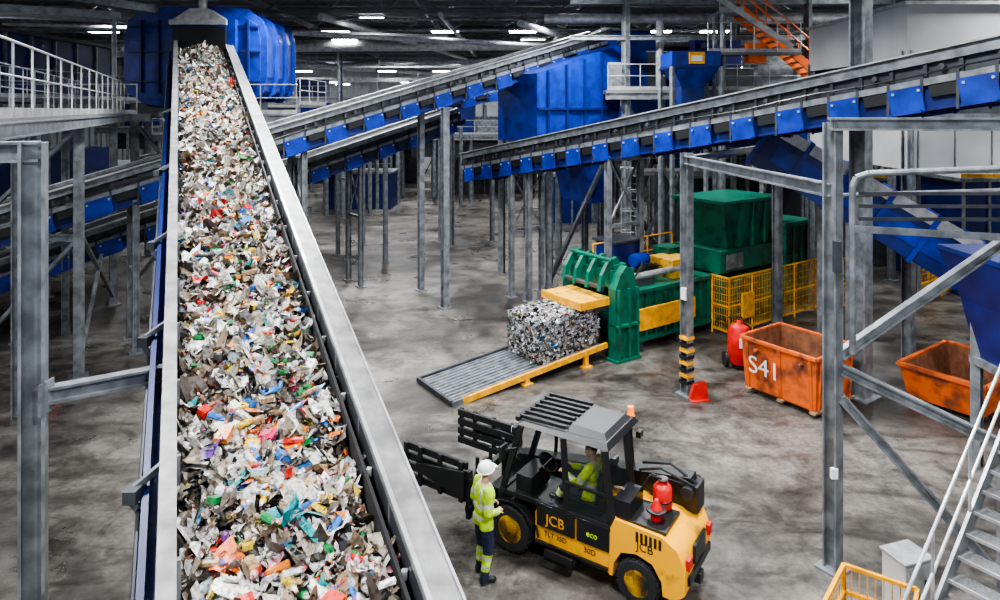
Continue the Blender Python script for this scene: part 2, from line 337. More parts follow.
# ------------------------------------------------------------------ side-plated conveyors
def conveyor(name,P0,P1,W,legs=(),plate=1.5,side=None,legm=None,pl=BLUE,sc=1.0):
    P0=Vector(P0);P1=Vector(P1);D=P1-P0;Ln=D.length;d=D/Ln; sd=Vector((-d.y,d.x,0)).normalized()
    if side is not None and sd.dot(Vector(side))<0: sd=-sd
    P=lambda s,w,h: P0+d*s+sd*w+Z*h
    b=MB(name)
    for w,o in ((0,-1),(W,1)):
        b.beam(P(0,w,0),P(Ln,w,0),.14*sc,.2*sc,STEEL); b.beam(P(0,w+o*.05,.1*sc),P(Ln,w+o*.05,.1*sc),.22*sc,.03,STEELL)
        b.beam(P(0,w,-.42*sc),P(Ln,w,-.42*sc),.14*sc,.12*sc,STEEL)
        b.beam(P(0,w-o*.06,-.22*sc),P(Ln,w-o*.06,-.22*sc),.02,.3*sc,STEELD)
        b.beam(P(0,w-o*.05,-.68*sc),P(Ln,w-o*.05,-.68*sc),.03,.42*sc,BLUED)
        b.beam(P(0,w,-.9*sc),P(Ln,w,-.9*sc),.1,.06,BLUED)
        b.path([P(Ln*k/24,w+o*.12,-.28*sc+.03*math.sin(k*1.7)) for k in range(25)],.018,BLACK,5)
        s=.3;i=0
        while s<Ln-.2:
            b.beam(P(s,w,.0),P(s,w,-.45*sc),.07,.08,STEELD,up=tuple(d))
            b.beam(P(s-.04,w+o*.08,-.3*sc),P(s-.04,w+o*.08,-.97*sc),.04,.06,STEELD,up=tuple(d))
            if i%2==0 and s+plate*.55<Ln:
                b.beam(P(s,w+o*.1,-.70*sc),P(s+plate*.5,w+o*.1,-.70*sc),.05,.46*sc,pl)
                b.beam(P(s,w+o*.14,-.93*sc),P(s+plate*.5,w+o*.14,-.93*sc),.12,.04,pl)
                for bb in (.12,.88): b.box(P(s+plate*.5*bb,w+o*.135,-.55*sc),(.05,.05,.05),STEELL,GA)
            else: b.beam(P(s+.1,w+o*.06,-.6*sc),P(s+plate*.45,w+o*.06,-.6*sc),.04,.2*sc,BLACK); b.tube(P(s+.35,w+o*.03,-.2*sc),P(s+.35,w+o*.12,-.2*sc),.06,STEELD,8)
            s+=plate*.5;i+=1
    b.beam(P(0,W/2,0),P(Ln,W/2,0),W*.86,.04,RUBBER); b.beam(P(0,W/2,-.75*sc),P(Ln,W/2,-.75*sc),W*.86,.03,RUBBER)
    s=.5
    while s<Ln: b.beam(P(s,0,-.45*sc),P(s,W,-.45*sc),.08,.1,STEELD); s+=1.5
    for e in (0,Ln): b.tube(P(e,.1,-.3),P(e,W-.1,-.3),.28,STEELD,14)
    for s in legs:
        a=P(s,0,-.9*sc);c_=P(s,W,-.9*sc); b.beam(a+Z*.0,c_,.16,.18,STEEL)
        for q in (a,c_): b.hb((q.x,q.y,0),q,.18,.18,legm or STEEL,.025,up=tuple(d)); b.box((q.x,q.y,.02),(.36,.36,.04),STEEL,GA)
        if a.z>3: b.beam((a.x,a.y,a.z-2.2),c_,.06,.06,STEEL); b.beam(a,(c_.x,c_.y,c_.z-2.2),.06,.06,STEEL); b.beam((a.x,a.y,a.z-2.2),(c_.x,c_.y,c_.z-2.2),.1,.1,STEEL)
    return b.done()
C0=Vector((-2.6,25.8,8.34)); DA=Vector((.823,.568,.2806))
A=lambda s,v=0,z=0: C0+DA*s+V*v+Z*z
conveyor('crossing_belt_conveyor',A(-19),A(9.5),1.5,legs=(3.5,9.2,14.5),side=V,plate=1.5,sc=1.1)
conveyor('crossing_belt_conveyor',A(-17,3.2,-2.0),A(3,3.2,-1.9),1.3,legs=(4,11,16,),side=V,plate=1.5)
conveyor('crossing_belt_conveyor',A(-9,8.2,-.6),A(12,8.2,-2.2),1.3,legs=(3,9,15,20),side=V,plate=1.7)
B0=Vector((-1.6,28.9,5.3)); B1=Vector((12.2,9.3,9.35))
conveyor('inclined_belt_conveyor',B0,B1,1.5,legs=(3.6,9.),side=(1,.5,0),plate=1.35,sc=1.2)
# ------------------------------------------------------------------ stand-alone steel columns
def column(x,y,h,w=.22,nm='steel_column',m=None):
    b=MB(nm); col(b,x,y,h,w,m); b.box((x,y,h-.02),(w*1.4,w*1.4,.03),STEEL,GA); b.done()
for x,y,h,w in [(-2.03,24.6,7.4,.24),(-3.2,27,8,.22),(-5.5,32,6.8,.18),(-7.4,36,6.4,.18),(-10.6,45,6,.22),(-12.5,50,6,.22),(-3,51,6,.22),(-.44,37,5.2,.2),(-7.1,23.6,5.6,.22),
   (2.8,37,6,.22),(1.1,25.4,5.1,.2),(4.2,33,7,.25),(6.5,33,7,.25),(9.4,22.6,7.2,.25),(-8.3,55,6,.25),(0.5,60,6,.25),(4,50,6,.25),(8,45,6,.25),(-17,60,6,.25),(-21,50,6,.3)]:
    column(x,y,h,w)
b=MB('marked_steel_column'); col(b,4.79,17.1,6.2,.24)
for i in range(8): b.box((4.79,17.1,.35+i*.16),(.27,.27,.08),YEL if i%2 else BLACK,GA)
b.box((4.79,17.1,2.6),(.28,.16,.3),WHITE,GA)
b.hb((4.79,17.1,6.02),(5.29,10.6,6.02),.16,.22,STEEL); b.hb((4.79,17.1,6.02),(8.9,22.6,6.02),.16,.2,STEEL)
b.done()
for (x,y,a) in ((5.0,16.85,.2),(-11.3,16.6,.5)):
    b=MB('red_floor_sign'); b.M=Matrix.Translation((x,y,0))@Matrix.Rotation(a,4,'Z'); b.prism([(-.2,0),(.22,0),(.25,.1),(.2,.42),(-.12,.38),(-.22,.1)],-.06,.05,RED); b.box((0,0,.01),(.5,.4,.02),RED); b.done()
# ------------------------------------------------------------------ near left frame
b=MB('steel_support_frame')
b.hb((-5.04,7.2,0),(-5.04,7.2,6.95),.24,.24,STEEL,.03,up=(.9,.435,0))
b.hb((-9,5.6,6.85),(-5.0,7.25,6.85),.2,.22,STEEL); b.hb((-5.0,7.2,4.2),(-3.0,9.0,4.05),.14,.18,STEEL)
b.hb((-9.5,5.3,0),(-9.5,5.3,6.9),.25,.25,STEEL)
b.box((-5.04,7.2,.02),(.5,.5,.04),STEEL); b.box((-4.9,7.2,4.2),(.03,.22,.34),STEEL)
b.done()
b=MB('steel_support_frame')
for x,y,h in ((-11.5,18.2,7.1),(-14.5,25,7.1),(-15,18.6,7.1)): col(b,x,y,h,.26)
b.beam((-11.5,18.2,.3),(-14.5,25,4),.1,.1,STEEL); b.beam((-11.5,18.2,4),(-14.5,25,.3),.1,.1,STEEL)
b.beam((-15,18.6,.3),(-11.5,18.2,3.8),.1,.1,STEEL); b.hb((-15,18.6,3.8),(-11.5,18.2,3.8),.15,.18,STEEL)
b.beam((-15,18.6,3.8),(-11.5,18.2,6.8),.1,.1,STEEL)
b.done()
b=MB('elevated_walkway')
w0=Vector((-6.2,7.6,7.15)); w1=Vector((-14.2,25.2,7.15)); wd=(w1-w0).normalized(); ws=Vector((-wd.y,wd.x,0)); 
b.beam(w0+ws*.7,w1+ws*.7,1.4,.06,DECK); b.hb(w0-Z*.15,w1-Z*.15,.12,.25,STEEL); b.hb(w0+ws*1.4-Z*.15,w1+ws*1.4-Z*.15,.12,.25,STEEL)
b.rail(w0+Z*.03,w1+Z*.03,h=1.15,sp=1.3,r=.02); b.rail(w0+ws*1.4+Z*.03,w1+ws*1.4+Z*.03,h=1.15,sp=1.3,r=.02,m=STEEL)
for k in range(7): a=w0.lerp(w1,k/6); b.beam(a-Z*.15,a+ws*1.4-Z*.15,.1,.2,STEEL)
for k in (3,5): a=w0.lerp(w1,k/6)+ws*1.4; b.hb((a.x,a.y,0),a,.22,.22,STEEL)
b.bx((-19,24.6,7.08),(-12.9,26.2,7.15),DECK); b.hb((-19,24.6,7),(-12.9,24.6,7),.12,.25,STEEL); b.rail((-19,24.6,7.15),(-13.4,24.6,7.15))
b.bx((-10.3,24.9,7.08),(-7.6,26.4,7.15),DECK); b.hb((-10.3,24.9,7),(-7.6,24.9,7),.12,.22,STEEL); b.rail((-10.3,24.9,7.15),(-7.6,24.9,7.15))
for x in (-19,-7.8): col(b,x,25,7.,.22)
b.done()
b=MB('sorting_platform')
b.bx((-26,18,7.6),(-17.5,34,7.75),DECK); b.rail((-17.5,18,7.75),(-17.5,26,7.75)); b.rail((-26,18,7.75),(-17.5,18,7.75))
b.bx((-25,22,7.75),(-18.5,32,10.2),BLUED); b.bx((-25.2,21.8,10.2),(-18.3,32.2,10.35),STEELD)
for i in range(8): b.bx((-25+i*.93,21.9,7.8),(-24.9+i*.93,22,10.2),STEELD); b.bx((-18.5,22+i*1.4,7.8),(-18.4,22.1+i*1.4,10.2),STEEL)
for x in (-25.5,-21.5,-17.7):
    for y in (18.3,26,33.5): col(b,x,y,7.6,.28)
b.beam((-25.5,18.3,.3),(-21.5,18.3,7.3),.1,.1,STEEL);b.beam((-21.5,18.3,.3),(-17.7,18.3,7.3),.1,.1,STEEL)
b.beam((-17.7,18.3,7.3),(-17.7,26,.3),.1,.1,STEEL)
b.tube((-30,20,11),(-14,29,11.2),.25,STEELL,12); b.rail((-17.5,26,7.75),(-17.5,34,7.75))
b.hb((-26,18.5,10.9),(-14.5,25.5,10.9),.2,.3,STEEL); b.hb((-20,17,11.6),(-13,28,11.3),.16,.3,STEEL)
for p in ((-19.8,22.3),(-14.7,25.4)): b.hb((*p,7.7 if p[0]<-17 else 0),(*p,10.9),.16,.16,STEEL)
b.bx((-26,20,3.2),(-17,33,3.35),DECK); b.bx((-25,24,3.35),(-18,31,5.6),BLUED)
b.done()
b=MB('blue_waste_separator')
def sep(off,y0,y1,m_):
    pts=[]; 
    for i in range(24):
        a=2*math.pi*i/24+math.pi/24; cx,cz,rx,rz=-12.25,9.45,2.75+off,1.9+off
        ca,sa=math.cos(a),math.sin(a); k=(abs(ca)**4.5+abs(sa)**4.5)**(-1/4.5); pts.append((cx+rx*ca*k,cz+rz*sa*k))
    b.prism(pts,y0,y1,m_)
sep(0,26.9,30.6,BLUE)
for y in (26.82,28.2,29.4,30.5): sep(.13,y,y+.1,BLUE)
sep(-.12,26.74,26.84,BLUE)
for x in (-14.4,-13.7,-10.7,-10.1): b.bx((x,26.6,8.0),(x+.08,26.76,10.9),BLUED)
for z in (8.4,9.6,10.6): b.bx((-14.9,26.66,z),(-9.6,26.76,z+.08),BLUED)
b.bx((-13.2,26.45,9.55),(-10.5,26.95,10.9),BLUE); b.bx((-12.95,26.35,9.6),(-10.85,26.46,10.6),BLACK)  # black slab stands in for the shade inside the inlet opening
b.prism([(-12.9,10.85),(-10.8,10.85),(-11.5,11.3),(-12.2,11.3)],26.2,27.0,STEELL); b.bx((-13,26.15,10.65),(-10.75,26.3,10.85),STEELL)
b.tube((-11.85,26.6,11.2),(-11.85,26.6,12.3),.16,STEELL,14); b.tube((-11.85,26.6,12.2),(-8,28,12.4),.16,STEELL,12)
b.bx((-15.0,27.0,7.0),(-9.4,30.6,7.6),STEELD)
for x in (-14.9,-9.5):
    for y in (27.2,30.4): col(b,x,y,7.1,.3)
b.beam((-9.5,27.2,.2),(-9.5,30.4,6.8),.12,.12,STEEL); b.beam((-14.9,27.2,.3),(-9.5,27.2,6.8),.12,.12,STEEL); b.beam((-14.9,27.2,6.8),(-9.5,27.2,.3),.12,.12,STEEL)
b.bx((-9.4,27,7.4),(-8.1,31,7.5),DECK); b.rail((-8.1,27,7.5),(-8.1,31,7.5))
b.done(bevel=.015)
# ------------------------------------------------------------------ centre
MU=Matrix.Translation((4.6,29.5,0))@Matrix.Rotation(GA,4,'Z')
b=MB('blue_transfer_chute',MU)
b.prism([(-3.9,6.0),(-1.0,5.4),(.6,6.2),(1.2,10.3),(-1.0,9.7),(-3.9,8.8)],-.2,2.6,BLUE)
for x,z0,z1 in ((-3.4,5.95,8.9),(-2.4,5.7,9.2),(-1.4,5.5,9.5),(-.4,5.8,9.8)): b.bx((x,-.32,z0),(x+.08,-.2,z1),BLUED)
b.bx((-3.9,-.3,7.3),(.6,-.2,7.4),BLUED); b.prism([(1.0,8.4),(3.9,8.4),(3.2,10.8),(1.2,10.8)],-.4,2.4,BLUE)
b.prism([(-.6,3.2),(.2,3.2),(1.4,6.2),(-1.4,6.2)],.1,2.2,BLUE)
for x in (-3.5,-.2,3.2):
    for y in (-.5,2.9): b.hb((x,y,0),(x,y,8.4 if x>3 else 6),.26,.26,STEEL)
b.beam((-3.5,-.5,.3),(-.2,-.5,5.5),.14,.14,STEELD); b.beam((-.2,-.5,.3),(3.2,-.5,6),.14,.14,STEELD); b.beam((3.2,-.5,.3),(-.2,-.5,5.5),.14,.14,STEELD)
b.hb((-3.5,-.5,5.6),(3.2,-.5,5.6),.2,.25,STEEL); b.done()
b=MB('machine_platform')
b.bx((4.5,28.4,8.0),(17,36,8.15),DECK); b.hb((4.5,28.4,7.9),(17,28.4,7.9),.15,.3,STEEL)
b.rail((4.6,28.4,8.15),(17,28.4,8.15)); b.rail((4.5,36,8.15),(17,36,8.15)); b.bx((5,33,10.4),(17,38,10.5),DECK); b.rail((5,33,10.5),(17,33,10.5)); b.rail((17,28.4,8.15),(17,36,8.15))
for x in (5.4,9.5,13.2,16.8):
    for y in (28.6,35.8): col(b,x,y,10.4 if y>30 else 12.2,.26)
    b.hb((x,28.6,10.3),(x,35.8,10.3),.15,.2,STEEL)
b.hb((3,28.6,12),(17,28.6,12),.2,.3,STEEL); b.hb((3,28.6,10.4),(17,28.6,10.4),.15,.2,STEEL)
for x0,x1 in ((5.4,9.5),(9.5,5.4),(13.2,16.8)): b.beam((x0,28.7,.3),(x1,28.7,7.7),.12,.12,STEELD)
for x,y,w_,h_,m_ in ((4.8,29.4,.8,1.2,STEEL),(10.2,30,1.2,1.0,STEELD),(12,31,1.6,1.7,STEEL),(15.2,30,1.4,1.3,BLUE),(6.3,30.5,1.3,1.8,STEELD),(8.2,34,2.2,2,BLUED),(13,34.8,2.5,1.9,STEEL),(5.2,34,2.5,3.2,BLUE),(9.2,31.5,2.2,2.6,BLUE)):
    b.bx((x,y,8.15),(x+w_,y+1,8.15+h_),m_); b.bx((x-.05,y-.05,8.15+h_),(x+w_+.05,y+1.05,8.2+h_),STEELL)
b.tube((2,30,11.4),(18,29.5,11.4),.22,STEELL,12); b.tube((7,29.2,11.2),(7,29.2,8.2),.18,STEELL,12)
b.beam((5,29,6.6),(16,29,6.2),1.2,.7,BLUE); b.beam((8,31,5.0),(17,33,7.6),1.3,.9,BLUE); b.beam((5,31,4.4),(16,31,4.4),1.5,.15,DECK); b.rail((5,30.3,4.5),(16,30.3,4.5))
b.done()
b=MB('blue_hopper')
x0,y0=7.65,26.9
def frus(bb,cx,cy,z0,z1,a0,a1,m_,d0=None,d1=None):
    d0=d0 or a0; d1=d1 or a1
    bb.hexa([(cx-a0,cy-d0,z0),(cx+a0,cy-d0,z0),(cx+a0,cy+d0,z0),(cx-a0,cy+d0,z0),(cx-a1,cy-d1,z1),(cx+a1,cy-d1,z1),(cx+a1,cy+d1,z1),(cx-a1,cy+d1,z1)],m_)
frus(b,x0,y0,8.2,9.0,.45,.95,BLUE); frus(b,x0,y0,9.0,9.6,.95,.95,BLUE); frus(b,x0,y0,7.0,8.2,.45,.45,BLUED); b.bx((x0-1.0,y0-1.0,8.95),(x0+1.0,y0+1.0,9.05),BLUED)
b.bx((x0-.3,y0-1.03,9.1),(x0+.3,y0-.96,9.55),YEL); b.bx((x0-.2,y0-1.05,9.2),(x0+.2,y0-1.03,9.42),WHITE)
for sx in (-.95,.95):
    for sy in (-.95,.95): b.beam((x0+sx,y0+sy,0),(x0+sx,y0+sy,9.0),.14,.14,STEEL)
b.done()
b=MB('orange_staircase')
for y in (27.0,28.0):
    b.beam((9.9,y,11.3),(13.4,y,8.3),.06,.3,ORANGEB); 
    for h_ in (.55,1.05): b.tube((9.9,y,11.4+h_),(13.4,y,8.4+h_),.035,ORANGEB,6)
    for i in range(5): a=Vector((9.9,y,11.3)).lerp(Vector((13.4,y,8.3)),i/4); b.tube(a,a+Z*1.15,.03,ORANGEB,6)
for i in range(14): a=Vector((9.9,27.5,11.3)).lerp(Vector((13.4,27.5,8.3)),(i+.5)/14); b.box(a,(.26,.95,.04),STEEL)
b.bx((8.9,27,11.25),(9.95,28.3,11.33),STEELL); b.rail((8.9,27,11.33),(9.9,27,11.33),STEELL)
for x,z in ((9,11.2),(13.4,8.3)): 
    for y in (27.,28.): b.beam((x,y,0),(x,y,z),.12,.12,STEEL)
b.box((10.3,26.9,9.6),(.7,.5,.8),ORANGEB); b.rail((8.3,26.6,9.6),(12.,26.6,9.6),STEELL,h=1.2,sp=.9); b.bx((8.3,26.5,9.5),(12,27,9.6),DECK)
b.beam((8.4,26.4,11.9),(11.6,26.4,9.8),.05,.22,STEELL); b.tube((8.4,26.4,12.9),(11.6,26.4,10.8),.03,STEELL,6); b.done()
b=MB('control_cabin')
b.bx((11.6,19,8.75),(20,25,10.3),CREAM); b.bx((11.5,18.9,10.3),(20.1,25.1,10.4),STEELL); b.bx((11.6,19,5.6),(20,25,7.1),CREAM); b.bx((11.8,19.2,7.1),(20,25,8.75),STEELD)
for x in (11.7,15.5,19.8):
    for y in (19.1,24.9): col(b,x,y,9,.28)
b.bx((11.5,18.9,7.05),(20,19,7.2),STEEL); b.bx((11.5,18.9,5.5),(20,19,5.62),STEEL)
for k in range(8): b.bx((11.9+k*1.05,18.97,5.62),(11.93+k*1.05,19,7.05),STEEL)
b.done()
b=MB('sorting_line')
for (x0,x1,y,z) in ((-24,-9,46,5.4),(-8,12,52,5.2),(6,24,40,5.6),(-16,20,64,5.4),(-34,-18,56,5.6)):
    b.bx((x0,y,z),(x1,y+3,z+.2),DECK); b.rail((x0,y,z+.2),(x1,y,z+.2),sp=2,r=.03); b.bx((x0,y+1,z+.2),(x1,y+2.6,z+1.3),STEEL)
    b.bx((x0+2,y+.8,z+.2),(x0+6,y+2.6,z+3),BLUED); b.bx((x1-5,y+.8,z+.2),(x1-1,y+2.6,z+2.4),BLUE)
    b.hb((x0,y,z-.1),(x1,y,z-.1),.15,.3,STEEL); b.bx((x0+1,y+.5,z-1.6),(x1-1,y+2.5,z),STEELD)
    n=int((x1-x0)/2.6)
    for i in range(n+1):
        xx=x0+(x1-x0)*i/n; col(b,xx,y+.1,z,.22); col(b,xx,y+2.8,z,.22)
        if i%2: b.beam((xx,y,.2),(xx+2.5 if xx+2.5<x1 else xx-2.5,y,z-.2),.1,.1,STEELD)
b.done()
b=MB('upper_sorting_gallery')
for (x0,x1,y,z) in ((-9,10,58,8.0),(-30,-12,60,8.2),(12,34,50,8.2)):
    b.bx((x0,y,z),(x1,y+2.4,z+.15),DECK); b.rail((x0,y,z+.15),(x1,y,z+.15),sp=1.6,r=.03); b.hb((x0,y,z-.1),(x1,y,z-.1),.15,.3,STEELL)
    for k in range(4): xx=x0+1+k*(x1-x0-4)/4; b.bx((xx,y+.8,z+.15),(xx+2.6,y+2.2,z+1.9),(BLUE,STEEL,CREAM,BLUED)[k])
    for k in range(6): xx=x0+.2+k*(x1-x0-.4)/5; col(b,xx,y+.1,z,.24); col(b,xx,y+2.3,z,.24)
b.done()
b=MB('bale_storage_machinery')
for x,y,w_,d_,h_,m_ in ((-19,42,4,3,3.4,STEELD),(-13,49,5,3,2.6,BLUED),(9,36,5,3,3.6,STEELD),(3,43,4,3,3,BLUED),(14,31,5,4,4,STEELD),(18,26,5,5,4.5,BLUED),(-26,36,4,6,4,STEELD),(-6,58,9,3,3.2,STEELD),(6,56,9,3,3.6,STEELD),(-22,66,14,4,3.4,STEELD)):
    b.bx((x,y,0),(x+w_,y+d_,h_),m_); b.bx((x-.1,y-.1,h_),(x+w_+.1,y+d_+.1,h_+.15),STEEL)
    for i in range(5): b.bx((x+w_*i/5,y-.08,0),(x+w_*i/5+.1,y,h_),STEEL)
    b.rail((x,y,h_+.15),(x+w_,y,h_+.15),YEL if x>5 else STEELL)
b.done()
# ------------------------------------------------------------------ baler
MBL=Matrix.Translation((-1.18,16.4,0))@Matrix.Rotation(GA,4,'Z')
b=MB('bale_exit_ramp',MBL)
dz=lambda a:.06+.085*a
b.hexa([(0,.05,dz(0)-.06),(5,.05,dz(5)-.06),(5,1.75,dz(5)-.06),(0,1.75,dz(0)-.06),(0,.05,dz(0)),(5,.05,dz(5)),(5,1.75,dz(5)),(0,1.75,dz(0))],STEEL)
for i in range(11): b.beam((0,.12+i*.155,dz(0)+.02),(5,.12+i*.155,dz(5)+.02),.03,.04,STEEL)
for i in range(13): a=.15+i*.4; b.beam((a,.05,dz(a)-.1),(a,1.75,dz(a)-.1),.06,.1,STEELD)
b.beam((0,0,dz(0)-.02),(.5,0,dz(.5)-.02),.07,.15,STEEL); b.beam((.3,0,dz(.3)-.02),(5.2,0,dz(5.2)-.02),.08,.15,YEL); b.beam((.1,1.8,dz(.1)),(5,1.8,dz(5)),.07,.14,STEELD); b.beam((0,0,.08),(0,1.8,.08),.08,.12,STEELD)
for a in (2.3,4.4):
    for w_ in (.02,1.78): b.box((a,w_,dz(a)/2-.03),(.12,.12,dz(a)-.06),YEL)
    b.box((a,0,.02),(.3,.2,.04),YEL)
b.done()
n=3400; a0,a1,b0,b1,hh=2.85,5.05,.2,1.6,1.12
pos=[];nr=[]
for i in range(n):
    k=R.choice(['l','f','t','f','t','b'])
    if k=='l': p=(a0,R.uniform(b0,b1),R.uniform(0,hh)); q=(-1,0,0)
    elif k=='f': p=(R.uniform(a0,a1),b0,R.uniform(0,hh)); q=(0,-1,0)
    elif k=='b': p=(R.uniform(a0,a1),b1,R.uniform(0,hh)); q=(0,1,0)
    else: p=(R.uniform(a0,a1),R.uniform(b0,b1),hh); q=(0,0,1)
    p=Vector(p)+Vector(q)*R.uniform(-.02,.04); p.z+=dz(p.x)+.06
    pos.append(MBL@p); nr.append(MBL.to_3x3()@Vector(q))
pos=np.array(pos);nr=np.array(nr); P2=PW.copy(); P2[12:]*=.3; P2[:2]*=1.7; P2[11]*=3; P2[4:7]*=.4; P2/=P2.sum()
cols=PAL[np.random.choice(len(PAL),n,p=P2)]*np.random.uniform(.45,.9,(n,1))*np.array([[.9,.95,1.02]])
zz=dz(a0)+.03; z2=dz(a1)+.03
bv=[MBL@Vector(q) for q in [(a0,b0,zz),(a1,b0,z2),(a1,b1,z2),(a0,b1,zz),(a0,b0,zz+hh),(a1,b0,z2+hh),(a1,b1,z2+hh),(a0,b1,zz+hh)]]
bo=pieces('compressed_waste_bale',pos,np.random.uniform(.06,.15,n),cols,.45,BALEM,nr,base=([tuple(v) for v in bv],[(3,2,1,0),(4,5,6,7),(0,1,5,4),(1,2,6,5),(2,3,7,6),(3,0,4,7)],[(.05,.05,.05)]*8))
b=MB('bale_wire',MBL)
for i in range(5):
    z=.18+i*.2
    b.path([(a1,b0-.05,z2+z),(a0-.05,b0-.05,zz+z),(a0-.05,b1+.05,zz+z),(a1,b1+.05,z2+z)],.01,STEELD,4)
w_=b.done(); w_.parent=bo
b=MB('bale_press',MBL)
for w0_,w1_ in ((-.25,.05),(1.75,2.05)):
    b.prism([(5.3,0),(6.2,0),(6.2,2.0),(6.05,2.6),(5.75,2.75),(5.5,2.5),(5.3,2.1)],w0_,w1_,GREEN)
    for a in (5.35,5.75,6.1): b.bx((a,w0_-.12 if w0_<0 else w1_,.05),(a+.07,w0_ if w0_<0 else w1_+.12,2.1),GREEN)
    b.bx((5.25,w0_-.12,0),(6.25,w1_+.05,.08),GREEN)
    b.bx((5.3,w0_-.12,1.0),(6.2,w1_+.02,1.08),GREEN)
b.bx((5.35,0,2.1),(6.1,1.8,2.6),GREEN); b.bx((5.5,0,2.6),(6.0,1.8,2.75),GREEN)
for w_ in (.1,.65,1.2,1.7):
    b.prism([(4.95,2.05),(5.05,2.5),(5.3,2.85),(5.65,2.98),(5.8,2.8),(5.45,2.65),(5.2,2.4),(5.12,2.02)],w_-.06,w_+.06,GREEN)
b.tube((5.05,.0,2.15),(5.05,1.8,2.15),.07,STEELD,10); b.tube((5.4,.0,2.9),(5.4,1.8,2.9),.06,GREEN,10)
b.bx((4.25,.05,1.74),(5.4,1.78,1.82),YELD); b.bx((4.22,.0,1.62),(5.4,.08,1.84),YEL); b.bx((4.2,.0,1.62),(4.28,1.8,1.84),YEL)
for w_ in (.05,1.72): b.bx((4.8,w_,1.48),(5.4,w_+.06,1.66),STEELD)
b.bx((5.35,.02,.3),(6.15,.1,1.9),STEELD)
b.bx((6.15,.1,.35),(10.2,1.7,1.8),GREEN); 
for a in np.arange(6.4,10.2,.42): b.bx((a,-.02,.3),(a+.07,.1,1.85),GREEN)
b.bx((6.35,-.1,.65),(9.0,.0,1.3),YEL); b.bx((6.25,-.06,1.75),(10.2,.06,1.87),GREEN); b.bx((6.25,-.06,.3),(10.2,.06,.42),GREEN)
for a in (6.5,8.2,10): b.bx((a,0,0),(a+.2,1.7,.4),STEELD)
b.bx((6.5,.4,1.8),(7.6,1.4,2.05),STEELD); b.tube((6.6,.55,2.1),(9.4,.55,2.1),.1,STEELL,12); b.tube((6.6,1.2,2.1),(9.4,1.2,2.1),.1,STEELD,12)
for k in range(5): b.path([(6.5+k*.1,.3+k*.1,2.0),(7.2+k*.2,.5+k*.1,2.5-k*.05),(8.4,.8+k*.1,2.2)],.025,BLACK,5)
b.bx((7.2,1.7,1.5),(8.4,2.6,2.9),BLUED); b.bx((7.1,1.6,2.9),(8.5,2.7,2.98),STEELD); b.tube((7.5,1.2,2.4),(8.1,1.2,2.4),.22,BLUE,14)
b.bx((8.6,.5,1.8),(9.6,1.5,2.4),YELD); b.bx((9.2,1.2,1.8),(10.,1.9,2.6),GREEN)
b.rail((6.4,1.9,1.85),(10.2,1.9,1.85),YEL,sp=1.2)
b.bx((10.4,.0,1.8),(13.6,2.0,2.55),GREEN)
b.hexa([(11.0,.2,2.55),(13.3,.2,2.55),(13.3,1.9,2.55),(11.0,1.9,2.55),(10.6,.0,4.2),(13.7,.0,4.2),(13.7,2.1,4.2),(10.6,2.1,4.2)],GREEN)
b.bx((10.5,-.1,4.1),(13.8,2.2,4.22),GREEN)
for a in (11.4,12.1,12.8): b.prism([(a,2.6),(a+.06,2.6),(a+.06,4.15),(a,4.15)],-.06,.2,GREEN)
b.bx((10,.0,.3),(17,1.9,1.6),GREEN); b.bx((13.9,-.1,1.6),(15.6,2.0,3.1),GREEN); b.bx((15.8,.1,1.6),(17.4,1.9,2.5),GREEN)
for a in (13.9,14.4,14.9,15.5): b.bx((a,-.18,.3),(a+.07,-.1,3.1),GREEN)
b.bx((13.8,-.2,3.05),(15.7,2.1,3.2),GREEN); b.bx((14.1,-.12,2.0),(15.3,-.1,2.8),STEELD); b.bx((10.7,-.03,1.9),(11.6,0,2.4),STEEL)
b.tube((17.2,1,1),(19.5,1,1),.35,GREEN,16); b.bx((17,.4,0),(19.3,1.6,.6),GREEN)
b.bx((11.3,-.05,.1),(12.6,.02,1.5),BLACK)
b.done(bevel=.012)
b=MB('yellow_safety_fence',MBL)
def fence(p,q,h=1.9,sp=1.1):
    p=Vector(p);q=Vector(q);n=max(1,round((q-p).length/sp))
    for i in range(n+1):
        a=p.lerp(q,i/n); b.beam(a,a+Z*h,.06,.06,YEL)
    for z in (.15,h*.5,h-.03): b.beam(p+Z*z,q+Z*z,.04,.05,YEL)
    k=int((q-p).length/.09)
    for i in range(k): a=p.lerp(q,i/k); b.beam(a+Z*.15,a+Z*(h-.03),.012,.012,YELD)
    for i in range(8): b.beam(p+Z*(.2+i*h/8.5),q+Z*(.2+i*h/8.5),.01,.012,YELD)
fence((9.9,-.7,0),(14.8,-.7,0)); fence((9.9,-.7,0),(9.9,-.05,0),sp=.7); fence((14.8,-.7,0),(16.6,-1.6,0)); fence((18.5,-2.5,0),(23,-2.5,0),1.5); 
b.bx((10.5,-.8,.5),(11.1,-.72,1.3),YEL); b.done()
b=MB('access_ladder',MBL)
for w_ in (2.5,2.95): b.tube((9.2,w_,0),(9.2,w_,5.4),.03,STEELL,6)
for i in range(18): b.tube((9.2,2.5,.3+i*.29),(9.2,2.95,.3+i*.29),.018,STEELL,6)
for i in range(4): b.path([(9.2,2.5,3+i*.75),(8.8,2.4,3+i*.75),(8.5,2.72,3+i*.75),(8.8,3.05,3+i*.75),(9.2,2.95,3+i*.75)],.02,STEELL,5)
b.tube((8.5,2.72,3),(8.5,2.72,5.25),.02,STEELL,5); b.done()
